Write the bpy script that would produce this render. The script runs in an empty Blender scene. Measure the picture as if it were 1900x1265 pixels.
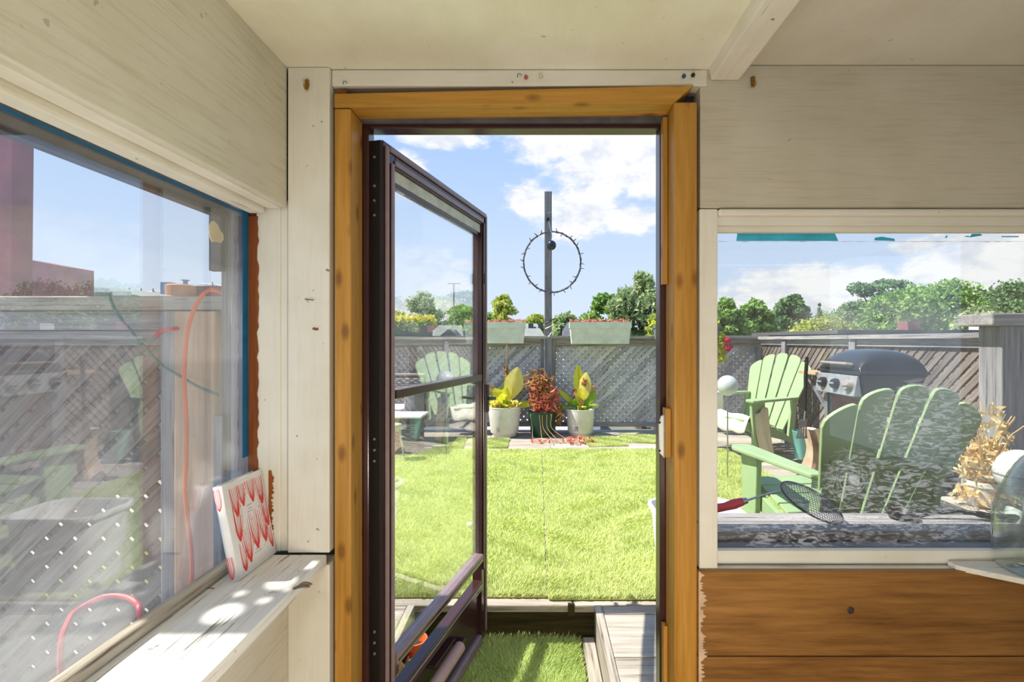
import bpy, math, random
import numpy as np
from mathutils import Vector, Matrix
random.seed(7); RNG = np.random.default_rng(7)
S = bpy.context.scene
COL = S.collection
R = math.radians

# ------------------------------------------------------------------ camera
FPX, PX, PY, CZ = 900.0, 998.0, 632.5, 1.47
cam_d = bpy.data.cameras.new('camera'); cam = bpy.data.objects.new('camera', cam_d)
COL.objects.link(cam); S.camera = cam
cam.location = (0, 0, CZ); cam.rotation_euler = (R(90), 0, 0)
cam_d.sensor_width = 36; cam_d.lens = FPX / 1900 * 36
cam_d.shift_x = -(PX - 950) / 1900; cam_d.clip_start = .02; cam_d.clip_end = 500

def at(px, py, Y):          # a pixel and a distance -> a point
    return Vector(((px - PX) * Y / FPX, Y, CZ - (py - PY) * Y / FPX))
def gx(px, Y): return (px - PX) * Y / FPX
def gz(py, Y): return CZ - (py - PY) * Y / FPX
def lin(r, g=None, b=None):
    if g is None: r, g, b = r
    f = lambda c: (c/255/12.92) if c/255 <= .04045 else ((c/255 + .055)/1.055)**2.4
    return (f(r), f(g), f(b), 1)

# ------------------------------------------------------------------ view + world + sun
S.view_settings.view_transform = 'Standard'; S.view_settings.look = 'None'
S.view_settings.exposure = 0.0; S.view_settings.gamma = 1; S.view_settings.use_curve_mapping = False

w = bpy.data.worlds.new('sky'); S.world = w; w.use_nodes = True
nt = w.node_tree; nt.nodes.clear()
def N(t, **k):
    n = nt.nodes.new(t)
    for a, b in k.items():
        setattr(n, a, b)
    return n
def L(a, b): nt.links.new(a, b)
out = N('ShaderNodeOutputWorld'); bg = N('ShaderNodeBackground'); L(bg.outputs[0], out.inputs[0])
tc = N('ShaderNodeTexCoord'); DIR = tc.outputs['Generated']
sep = N('ShaderNodeSeparateXYZ'); L(DIR, sep.inputs[0])
ramp = N('ShaderNodeValToRGB'); L(sep.outputs['Z'], ramp.inputs[0])
e = ramp.color_ramp.elements
e[0].position = 0.0; e[0].color = lin(222, 236, 252)
e[1].position = .9; e[1].color = lin(120, 165, 232)
m_ = e.new(.16); m_.color = lin(206, 226, 253)
m_ = e.new(.42); m_.color = lin(168, 202, 249)
nz = N('ShaderNodeTexNoise'); nz.inputs['Scale'].default_value = 5.5; nz.inputs['Detail'].default_value = 9
nz.inputs['Roughness'].default_value = .62
sc = N('ShaderNodeVectorMath', operation='MULTIPLY'); sc.inputs[1].default_value = (1, 1, 1.9)
L(DIR, sc.inputs[0]); L(sc.outputs[0], nz.inputs['Vector'])
nz2 = N('ShaderNodeTexNoise'); nz2.inputs['Scale'].default_value = 17; nz2.inputs['Detail'].default_value = 8
nz2.inputs['Roughness'].default_value = .6
L(sc.outputs[0], nz2.inputs['Vector'])
def mth(op, a, b=None, c=None, clamp=False):
    n = N('ShaderNodeMath', operation=op); n.use_clamp = clamp
    for i, v in enumerate((a, b, c)):
        if v is None: continue
        if isinstance(v, (int, float)): n.inputs[i].default_value = v
        else: L(v, n.inputs[i])
    return n.outputs[0]
wob = mth('ADD', mth('MULTIPLY', nz.outputs[0], .9), mth('MULTIPLY', nz2.outputs[0], .75))   # ~ .82 mean
# the cumulus banks seen over the roofs, and drifting cloud over the rest of the sky
banks = [(1150, 285, .165, 2.3), (1040, 262, .12, 2.6), (1235, 320, .11, 2.2), (985, 372, .065, 1.8), (1080, 395, .10, 1.7),
         (1165, 408, .085, 2.6), (830, 258, .085, 4.0), (745, 330, .06, 1.3), (1460, 548, .13, 2.3), (1390, 568, .10, 2.6),
         (1570, 530, .10, 2.6), (1800, 510, .12, 2.0), (1895, 480, .14, 1.7), (1720, 560, .10, 2.8), (1700, 455, .035, 2.5), (795, 575, .10, 3.0)]
mask = None
for (bx, by, rad, sq) in banks:
    d = Vector(((bx - PX)/FPX, 1, (PY - by)/FPX)).normalized()
    sub = N('ShaderNodeVectorMath', operation='SUBTRACT'); L(DIR, sub.inputs[0]); sub.inputs[1].default_value = d
    mul = N('ShaderNodeVectorMath', operation='MULTIPLY'); L(sub.outputs[0], mul.inputs[0]); mul.inputs[1].default_value = (1, 1, sq)
    ln = N('ShaderNodeVectorMath', operation='LENGTH'); L(mul.outputs[0], ln.inputs[0])
    v = mth('SUBTRACT', 1.0, mth('DIVIDE', ln.outputs['Value'], rad))
    mask = v if mask is None else mth('MAXIMUM', mask, v)
mask = mth('MAXIMUM', mask, -.62)
cm = mth('ADD', mth('MULTIPLY', mask, .62), mth('SUBTRACT', wob, .86))
mr = N('ShaderNodeMapRange', interpolation_type='SMOOTHSTEP'); L(cm, mr.inputs[0])
mr.inputs[1].default_value = -.10; mr.inputs[2].default_value = .22
cr = N('ShaderNodeValToRGB'); L(nz2.outputs[0], cr.inputs[0])
cr.color_ramp.elements[0].position = .36; cr.color_ramp.elements[0].color = lin(226, 232, 244)
cr.color_ramp.elements[1].position = .56; cr.color_ramp.elements[1].color = (1.03, 1.03, 1.03, 1)
mx = N('ShaderNodeMix', data_type='RGBA'); L(mr.outputs[0], mx.inputs[0]); L(ramp.outputs[0], mx.inputs[6]); L(cr.outputs[0], mx.inputs[7])
L(mx.outputs[2], bg.inputs[0]); bg.inputs[1].default_value = 1.05

sun_d = bpy.data.lights.new('sun', 'SUN'); sun = bpy.data.objects.new('sun', sun_d); COL.objects.link(sun)
sun_d.energy = 8.8; sun_d.angle = R(.53); sun_d.color = (1, .955, .87)
sun.rotation_euler = Vector((math.cos(R(54)), .012, -math.sin(R(54)))).to_track_quat('-Z', 'Y').to_euler()

# ------------------------------------------------------------------ materials
MATS = {}
class NB:
    def __init__(s, name):
        s.m = bpy.data.materials.new(name); s.m.use_nodes = True; s.t = s.m.node_tree; s.t.nodes.clear()
        s.o = s.n('ShaderNodeOutputMaterial'); s.tc = s.n('ShaderNodeTexCoord'); s.oi = s.n('ShaderNodeObjectInfo')
    def n(s, t, **k):
        x = s.t.nodes.new(t)
        for a, b in k.items(): setattr(x, a, b)
        return x
    def l(s, a, b): s.t.links.new(a, b)
    def math(s, op, a, b=None, clamp=False):
        x = s.n('ShaderNodeMath', operation=op); x.use_clamp = clamp
        for i, v in enumerate((a, b)):
            if v is None: continue
            if isinstance(v, (int, float)): x.inputs[i].default_value = v
            else: s.l(v, x.inputs[i])
        return x.outputs[0]
    def coords(s, scale, world=False, rnd=True, rot=(0, 0, 0)):
        mp = s.n('ShaderNodeMapping'); mp.inputs['Scale'].default_value = scale; mp.inputs['Rotation'].default_value = rot
        src = s.tc.outputs['Object']
        if world: src = s.n('ShaderNodeNewGeometry').outputs['Position']
        s.l(src, mp.inputs[0])
        if rnd and not world:
            a = s.n('ShaderNodeVectorMath', operation='ADD'); s.l(mp.outputs[0], a.inputs[0])
            c = s.n('ShaderNodeCombineXYZ')
            rr = s.math('MULTIPLY', s.oi.outputs['Random'], 37.0); s.l(rr, c.inputs[0]); s.l(rr, c.inputs[1]); s.l(rr, c.inputs[2])
            s.l(c.outputs[0], a.inputs[1]); return a.outputs[0]
        return mp.outputs[0]
    def noise(s, vec, scale=1, detail=6, rough=.6, dist=0):
        x = s.n('ShaderNodeTexNoise'); s.l(vec, x.inputs['Vector'])
        x.inputs['Scale'].default_value = scale; x.inputs['Detail'].default_value = detail
        x.inputs['Roughness'].default_value = rough; x.inputs['Distortion'].default_value = dist
        return x.outputs[0]
    def ramp(s, fac, stops):
        x = s.n('ShaderNodeValToRGB'); s.l(fac, x.inputs[0]); el = x.color_ramp.elements
        while len(el) > 1: el.remove(el[-1])
        el[0].position, el[0].color = stops[0][0], stops[0][1]
        for p, c in stops[1:]:
            y = el.new(p); y.color = c
        return x.outputs[0]
    def mix(s, fac, a, b, bt='MIX'):
        x = s.n('ShaderNodeMix', data_type='RGBA', blend_type=bt)
        for i, v in ((0, fac), (6, a), (7, b)):
            if isinstance(v, (int, float)): x.inputs[i].default_value = v
            elif isinstance(v, tuple): x.inputs[i].default_value = v
            else: s.l(v, x.inputs[i])
        return x.outputs[2]
    def bump(s, h, strength=.3, dist=.002):
        x = s.n('ShaderNodeBump'); x.inputs['Strength'].default_value = strength; x.inputs['Distance'].default_value = dist
        s.l(h, x.inputs['Height']); return x.outputs[0]
    def bsdf(s, col, rough=.5, metal=0, normal=None, **k):
        x = s.n('ShaderNodeBsdfPrincipled')
        for i, v in (('Base Color', col), ('Roughness', rough), ('Metallic', metal)):
            if isinstance(v, (int, float, tuple)): x.inputs[i].default_value = v
            else: s.l(v, x.inputs[i])
        if normal is not None: s.l(normal, x.inputs['Normal'])
        for a, b in k.items(): x.inputs[a].default_value = b
        return x.outputs[0]
    def done(s, sh):
        s.l(sh, s.o.inputs[0]); MATS[s.m.name] = s.m; return s.m
BLACK = (0, 0, 0, 1); WHITE = (1, 1, 1, 1)

def plain(name, c, rough=.5, metal=0, var=.12, scale=14, bump=.0, **k):
    b = NB(name); v = b.coords((scale,)*3)
    n = b.noise(v, 1, 5)
    c2 = tuple(x*(1-var*2) for x in c[:3]) + (1,); c1 = tuple(min(1, x*(1+var)) for x in c[:3]) + (1,)
    col = b.ramp(n, [(.3, c2), (.7, c1)])
    nm = b.bump(b.noise(v, 6, 4), bump) if bump else None
    return b.done(b.bsdf(col, rough, metal, nm, **k))

def wood(name, c1, c2, axis, rough=.6, fine=90, coarse=9, dark=None, knots=0, spread=.12, bump=.25, along=2.2, spec=.3):
    """wood with grain along one axis; every board gets its own shift and tone"""
    b = NB(name); ax = 'xyz'.index(axis)
    f = [fine]*3; f[ax] = along*1.6; g = [coarse]*3; g[ax] = along*.35
    n1 = b.noise(b.coords(tuple(f)), 1, 5, .65); n2 = b.noise(b.coords(tuple(g)), 1, 5, .6, 1.2)
    fac = b.math('ADD', b.math('MULTIPLY', n1, .5), b.math('MULTIPLY', n2, .5))
    col = b.ramp(fac, [(.36, c2), (.64, c1)])
    if knots:
        kv = [knots]*3; kv[ax] = knots*.45
        vo = b.n('ShaderNodeTexVoronoi'); b.l(b.coords(tuple(kv)), vo.inputs['Vector']); vo.inputs['Scale'].default_value = 1
        km = b.ramp(vo.outputs['Distance'], [(.10, WHITE), (.26, BLACK)])
        col = b.mix(b.math('MULTIPLY', km, .65), col, dark or tuple(x*.35 for x in c2[:3]) + (1,))
    if dark and not knots:
        cr = b.ramp(n1, [(.30, WHITE), (.40, BLACK)])
        col = b.mix(b.math('MULTIPLY', cr, .8), col, dark)
    tone = b.math('ADD', 1 - spread, b.math('MULTIPLY', b.oi.outputs['Random'], 2*spread))
    col = b.mix(1.0, col, (1, 1, 1, 1), 'MULTIPLY')
    hs = b.n('ShaderNodeHueSaturation'); b.l(col, hs.inputs['Color']); b.l(tone, hs.inputs['Value'])
    return b.done(b.bsdf(hs.outputs[0], rough, 0, b.bump(n1, bump, .004), **{'Specular IOR Level': spec}))

def paint(name, c, axis='x', grain=.35, specks=.5, worn=0, rough=.55, wear_axis=None):
    """old brushed paint: grain of the plywood below, stains, specks, worn-through patches"""
    b = NB(name); ax = 'xyz'.index(axis)
    f = [120]*3; f[ax] = 6
    n1 = b.noise(b.coords(tuple(f), rnd=False), 1, 4, .6)
    n2 = b.noise(b.coords((2.3,)*3, rnd=False), 1, 6, .6)
    n3 = b.noise(b.coords((38,)*3, rnd=False), 1, 2, .5)
    c2 = tuple(x*y for x, y in zip(c[:3], (.84, .82, .76))) + (1,)
    col = b.ramp(n2, [(.32, c2), (.62, c)])
    g = b.ramp(n1, [(.28, (.80, .78, .72, 1)), (.5, WHITE)])
    col = b.mix(grain, col, g, 'MULTIPLY')
    sp = b.ramp(n3, [(.235, WHITE), (.265, BLACK)])
    col = b.mix(b.math('MULTIPLY', sp, specks), col, lin(92, 74, 52))
    h = n1
    if worn:
        wv = [70]*3; wv[ax] = 3.0
        n4 = b.noise(b.coords(tuple(wv), rnd=False), 1, 9, .68)
        wm = b.ramp(n4, [(.28 + worn, WHITE), (.31 + worn, BLACK)])
        n5 = b.noise(b.coords((9, 9, 9), rnd=False), 1, 4)
        col = b.mix(b.math('MULTIPLY', wm, .85), col, b.ramp(n5, [(.4, lin(96, 84, 66)), (.6, lin(128, 110, 84))]))
        h = b.math('SUBTRACT', n1, b.math('MULTIPLY', wm, .8))
    return b.done(b.bsdf(col, rough, 0, b.bump(h, .3, .0015), **{'Specular IOR Level': .35}))

def glass(name, refl=.055, haze=.05, streak=.0, dirt=None, tint=(.97, .98, .98, 1)):
    """window pane: clear body, mirror towards grazing, film of dirt with its own shapes"""
    b = NB(name)
    lw = b.n('ShaderNodeLayerWeight'); lw.inputs[0].default_value = .5
    f = b.math('ADD', refl, b.math('MULTIPLY', b.math('POWER', lw.outputs['Facing'], 3.0), .9), clamp=True)
    tr = b.n('ShaderNodeBsdfTransparent'); tr.inputs[0].default_value = tint
    gl = b.n('ShaderNodeBsdfGlossy'); gl.inputs['Roughness'].default_value = 0.0; gl.inputs[0].default_value = (1, 1, 1, 1)
    m1 = b.n('ShaderNodeMixShader'); b.l(f, m1.inputs[0]); b.l(tr.outputs[0], m1.inputs[1]); b.l(gl.outputs[0], m1.inputs[2])
    n = b.noise(b.coords((2.2, 2.2, 2.2), rnd=False), 1, 7, .62, 1.0)
    hz = b.math('MULTIPLY', b.ramp(n, [(.36, (.15, .15, .15, 1)), (.72, WHITE)]), haze)
    wv = b.noise(b.coords((3, 5, 60), rnd=False, rot=(R(32), R(18), 0)), 1, 5, .6)
    hz = b.math('ADD', hz, b.math('MULTIPLY', b.ramp(wv, [(.60, BLACK), (.74, WHITE)]), haze*.8))
    dd = dirt(b) if dirt else None
    if dd is not None: hz = b.math('ADD', hz, dd[0] if isinstance(dd, tuple) else dd, clamp=True)
    df = b.n('ShaderNodeBsdfDiffuse'); df.inputs[0].default_value = (.95, .96, .97, 1)
    tl = b.n('ShaderNodeBsdfTranslucent'); tl.inputs[0].default_value = (.95, .96, .97, 1)
    ad = b.n('ShaderNodeMixShader'); ad.inputs[0].default_value = .55; b.l(df.outputs[0], ad.inputs[1]); b.l(tl.outputs[0], ad.inputs[2])
    m2 = b.n('ShaderNodeMixShader'); b.l(hz, m2.inputs[0]); b.l(m1.outputs[0], m2.inputs[1]); b.l(ad.outputs[0], m2.inputs[2])
    res = m2.outputs[0]
    return b.done(res)

def leafy(name, c1, c2, trans=.35, rough=.55, scale=.9, spec=.25):
    b = NB(name)
    g = b.n('ShaderNodeNewGeometry')
    n = b.noise(b.coords((scale,)*3), 1, 3)
    fac = b.math('ADD', b.math('MULTIPLY', g.outputs['Random Per Island'], .6), b.math('MULTIPLY', n, .4))
    col = b.ramp(fac, [(.2, c2), (.75, c1)])
    p = b.bsdf(col, rough, 0, None, **{'Specular IOR Level': spec})
    t = b.n('ShaderNodeBsdfTranslucent'); b.l(col, t.inputs[0])
    x = b.n('ShaderNodeMixShader'); x.inputs[0].default_value = trans; b.l(p, x.inputs[1]); b.l(t.outputs[0], x.inputs[2])
    return b.done(x.outputs[0])

M = MATS
CREAM = (.80, .775, .69, 1)
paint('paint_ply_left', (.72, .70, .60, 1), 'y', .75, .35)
paint('paint_ply_shaded', (.57, .53, .44, 1), 'x', .75, .45)  # darkened paint: the dimmer right side is put into its colour
paint('paint_post', (.78, .755, .68, 1), 'z', .3, .75)
paint('paint_trim', (.77, .745, .67, 1), 'x', .3, .7)
paint('paint_trim_y', (.84, .82, .745, 1), 'y', .4, .7, worn=.04)
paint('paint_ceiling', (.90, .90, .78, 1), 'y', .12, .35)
paint('paint_ceiling_shaded', (.68, .66, .58, 1), 'y', .12, .35)  # darker copy of the ceiling paint, shade of the right side in its colour
paint('paint_sill', (.80, .80, .77, 1), 'y', .9, .8, worn=.10)
paint('paint_sill_x', (.80, .80, .78, 1), 'x', .6, .7, worn=.075)
wood('frame_z', lin(192, 142, 66), lin(154, 108, 36), 'z', .42, 70, 14, lin(96, 52, 16), 19, .06, .12)
wood('frame_x', lin(192, 142, 66), lin(154, 110, 36), 'x', .42, 70, 14, lin(96, 52, 16), 19, .06, .12)
wood('ply_brown', lin(160, 116, 64), lin(96, 62, 28), 'x', .38, 55, 7, None, 0, .03, .15, along=2.4)
wood('brown_z', lin(150, 84, 34), lin(104, 52, 18), 'z', .5)
wood('grey_x', lin(188, 184, 182), lin(118, 114, 114), 'x', .8, 80, 10, lin(70, 66, 66), 0, .14, .5, spec=.15)
wood('grey_y', lin(188, 184, 182), lin(118, 114, 114), 'y', .8, 80, 10, lin(70, 66, 66), 0, .14, .5, spec=.15)
wood('grey_z', lin(160, 158, 160), lin(104, 102, 106), 'z', .8, 80, 10, lin(64, 62, 64), 0, .14, .5, spec=.15)
wood('slat_grey', lin(220, 220, 224), lin(158, 158, 166), 'x', .85, 80, 10, lin(60, 58, 62), 0, .2, .5, spec=.12)
wood('slat_brown', lin(158, 146, 136), lin(92, 82, 78), 'x', .85, 80, 10, lin(64, 56, 52), 0, .22, .5, spec=.12)
wood('deck_x', lin(208, 198, 184), lin(142, 132, 118), 'x', .8, 85, 9, lin(70, 62, 54), 0, .1, .6, spec=.15)
wood('deck_y', lin(214, 204, 188), lin(136, 126, 112), 'y', .8, 85, 9, lin(70, 62, 54), 0, .1, .6, spec=.15)
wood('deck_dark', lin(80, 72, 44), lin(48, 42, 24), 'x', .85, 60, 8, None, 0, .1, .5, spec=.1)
wood('cedar_z', lin(222, 190, 158), lin(184, 146, 116), 'z', .7, 60, 9, None, 0, .08, .3, spec=.2)
wood('floor_wood', lin(176, 140, 100), lin(140, 104, 70), 'y', .5)
plain('maroon', lin(62, 36, 36), .22, 0, .08, 20, **{'Specular IOR Level': .6})
plain('maroon_light', lin(142, 120, 122), .30, 0, .08, 20, **{'Specular IOR Level': .6})  # lighter copy of maroon, paints the highlights on the mouldings
plain('black_edge', lin(18, 13, 13), .6, 0, .1)
plain('rubber_cream', lin(214, 216, 196), .6)
plain('closer_mauve', lin(176, 142, 134), .35, 0, .05)
plain('steel', lin(196, 200, 206), .28, .9, .05)
plain('brass', lin(168, 128, 56), .35, .85, .15, 40)
plain('black_metal', lin(26, 25, 26), .45, .2, .1)
plain('bbq_black', lin(44, 45, 50), .28, .0, .1, 8)
plain('bbq_panel', lin(190, 192, 196), .35, .55, .15, 20)
plain('plastic_white', lin(232, 232, 226), .4, 0, .05)
plain('plastic_grey', lin(150, 140, 134), .6, 0, .08)
plain('pot_white', lin(228, 226, 214), .5, 0, .06, 9)
plain('pot_green', lin(28, 72, 54), .4, 0, .1, 9)
plain('pot_teal', lin(120, 188, 176), .4, 0, .08, 9)
plain('pot_orange', lin(226, 92, 40), .6, 0, .1, 9)
plain('planter_sage', lin(222, 226, 208), .6, 0, .09, 9)
plain('planter_dark', lin(104, 116, 112), .6, 0, .1, 9)
plain('chair_green', lin(158, 184, 134), .45, 0, .06, 5)
plain('soil', lin(58, 42, 30), .95, 0, .3, 30, .4)
plain('cord_orange', lin(232, 104, 58), .5, 0, .06)
plain('cord_red', lin(190, 48, 62), .5, 0, .06)
plain('cord_green', lin(84, 120, 104), .5, 0, .1)
plain('tape_blue', lin(8, 104, 150), .6, 0, .12, 30)
plain('tape_teal', lin(60, 176, 208), .6, 0, .1, 30)
plain('putty', lin(212, 204, 176), .7, 0, .05, 10)
plain('book_white', lin(226, 226, 228), .55, 0, .03, 20)
plain('book_red', lin(220, 58, 52), .55, 0, .06, 60)
plain('book_grey', lin(168, 160, 164), .6, 0, .05)
plain('paper', lin(224, 218, 204), .8, 0, .08, 60)
plain('pin_red', lin(176, 92, 78), .4); plain('pin_cream', lin(204, 194, 160), .4)
plain('pin_blue', lin(44, 72, 112), .4); plain('pin_black', lin(22, 22, 28), .4)
plain('brick', lin(150, 92, 96), .9, 0, .22, 6, .5)
plain('brick_orange', lin(196, 134, 100), .9, 0, .15, 3, .4)
plain('shingle', lin(140, 144, 136), .9, 0, .12, 3, .3)
plain('shingle_dark', lin(92, 92, 98), .9, 0, .12, 3, .3)
plain('siding', lin(236, 238, 240), .7, 0, .04, 3)
plain('gable_red', lin(116, 44, 64), .8)
plain('metal_blue', lin(112, 150, 182), .5, .2)
plain('pole_grey', lin(140, 142, 150), .5, .3)
plain('bark', lin(112, 96, 80), .9, 0, .2, 3, .6)
plain('cloth_white', lin(236, 228, 214), .9, 0, .05, 6)
plain('cloth_beige', lin(214, 204, 176), .9, 0, .05, 6)
plain('rust', lin(186, 120, 74), .8, .2, .3, 7)
plain('red_handle', lin(206, 34, 72), .35, 0, .06)
plain('disco', lin(70, 74, 82), .25, .7, .4, 120)
plain('wicker', lin(164, 160, 160), .7, 0, .2, 60, .5)
plain('cushion', lin(214, 218, 222), .85, 0, .05, 6)
plain('ground', lin(120, 122, 104), .95, 0, .15, .3)
plain('log', lin(206, 178, 152), .9, 0, .2, 7, .5)
plain('green_plastic', lin(70, 180, 110), .5)
plain('mat_rubber', lin(44, 44, 34), .95)
plain('dark_board', lin(96, 92, 96), .8, 0, .25, 12, .3)
plain('ledge_dark', lin(62, 48, 44), .55, 0, .2, 12)
leafy('turf', lin(216, 222, 156), lin(180, 196, 110), .25, .55, 1.1)
leafy('turf_deep', lin(222, 234, 160), lin(176, 200, 108), .25, .55, 3)
plain('turf_back', lin(190, 204, 100), .95, 0, .15, 20)
leafy('leaf_lime', lin(240, 236, 84), lin(200, 212, 52), .45, .4, 9, .4)
leafy('leaf_yellow', lin(250, 240, 150), lin(230, 214, 90), .4, .5, 9)
leafy('leaf_green', lin(176, 214, 70), lin(112, 170, 44), .4, .4, 9, .4)
leafy('leaf_red', lin(238, 160, 134), lin(190, 96, 78), .3, .5, 9)
leafy('leaf_rust', lin(222, 186, 128), lin(170, 108, 70), .3, .6, 9)
leafy('leaf_dry', lin(248, 230, 180), lin(214, 174, 116), .3, .7, 9)
leafy('flower_pink', lin(240, 60, 120), lin(220, 30, 90), .3, .5, 9)
for nm, a, c in (('tree_silver', (206, 212, 186), (150, 162, 138)), ('tree_green', (170, 198, 112), (104, 142, 72)),
                 ('tree_lime', (214, 218, 116), (152, 168, 74)), ('tree_dark', (140, 168, 116), (86, 116, 78)),
                 ('tree_willow', (196, 208, 152), (122, 146, 98)), ('tree_yellow', (224, 214, 110), (170, 170, 70))):
    leafy(nm, lin(*a), lin(*c), .3, .7, .35)
glass('glass_door', .05, .035, tint=(.985, .99, .985, 1))
def dirt_left(b):
    # wiped and weathered film, heavier in the lower corner away from the door
    sp = b.n('ShaderNodeSeparateXYZ'); b.l(b.tc.outputs['Generated'], sp.inputs[0])
    low = b.math('SUBTRACT', 1.0, sp.outputs['Z'], clamp=True)
    n = b.noise(b.coords((4, 4, 4), rnd=False, rot=(.6, 0, 0)), 1, 8, .65, .8)
    a = b.math('MULTIPLY', b.math('POWER', low, 1.6), .13)
    return b.math('MULTIPLY', a, b.ramp(n, [(.3, (.35, .35, .35, 1)), (.65, WHITE)]))
glass('glass_left', .05, .022, dirt=dirt_left)
def film_glints_right(b):
    # torn film on the pane: painted sky glints in its ripples round a blister low down, a wiped smear above
    gp = b.n('ShaderNodeNewGeometry').outputs['Position']
    sp = b.n('ShaderNodeSeparateXYZ'); b.l(gp, sp.inputs[0])
    def blob(x, z, rx, rz):
        dx = b.math('DIVIDE', b.math('SUBTRACT', sp.outputs['X'], x), rx); dz = b.math('DIVIDE', b.math('SUBTRACT', sp.outputs['Z'], z), rz)
        d = b.math('ADD', b.math('MULTIPLY', dx, dx), b.math('MULTIPLY', dz, dz))
        return b.math('SUBTRACT', 1.0, d, clamp=True)
    area = b.math('MAXIMUM', blob(gx(1700, 1.29), gz(925, 1.29), .33, .13), blob(gx(1720, 1.29), gz(790, 1.29), .17, .13))
    area = b.math('MAXIMUM', area, blob(gx(1585, 1.29), gz(890, 1.29), .09, .09))
    area = b.math('MAXIMUM', area, b.math('MULTIPLY', blob(gx(1480, 1.29), gz(985, 1.29), .24, .05), .7))
    rip = b.noise(b.coords((30, 30, 105), rnd=False, rot=(0, R(8), 0)), 1, 4, .6, 1.6)
    rp = b.ramp(rip, [(.52, BLACK), (.58, WHITE)])
    ringd = b.n('ShaderNodeVectorMath', operation='DISTANCE'); b.l(gp, ringd.inputs[0])
    ringd.inputs[1].default_value = (gx(1585, 1.29), 1.29, gz(890, 1.29))
    n2 = b.noise(b.coords((30, 30, 30), rnd=False), 1, 4, .6)
    ring = b.math('SINE', b.math('ADD', b.math('MULTIPLY', ringd.outputs['Value'], 560), b.math('MULTIPLY', n2, 26)))
    rg = b.math('MULTIPLY', b.math('GREATER_THAN', ring, .72), blob(gx(1585, 1.29), gz(890, 1.29), .075, .06))
    spot = b.math('MULTIPLY', blob(gx(1585, 1.29), gz(890, 1.29), .018, .018), .5)
    n3 = b.noise(b.coords((5, 5, 11), rnd=False, rot=(0, R(25), 0)), 1, 7, .66)
    smear = b.math('MULTIPLY', b.math('MULTIPLY', blob(gx(1640, 1.29), gz(600, 1.29), .35, .07), b.ramp(n3, [(.4, BLACK), (.7, WHITE)])), .30)
    sq = b.math('POWER', area, .6)
    t = b.math('MULTIPLY', b.math('MULTIPLY', sq, rp), .50)
    return b.math('ADD', b.math('ADD', t, b.math('MULTIPLY', rg, .45)), b.math('ADD', smear, spot), clamp=True)
glass('glass_right', .05, .04, dirt=film_glints_right)
glass('jar_glass', .04, .05, tint=(.93, .96, .94, 1))
b = NB('globe_white')
b.done(b.bsdf((.82, .84, .85, 1), .25, 0, None, **{'Transmission Weight': .35}))
b = NB('fill_glow'); em = b.n('ShaderNodeEmission'); em.inputs[0].default_value = (1, .95, .86, 1); em.inputs[1].default_value = 6; b.done(em.outputs[0])  # glow of the two added fill lamps

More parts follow.
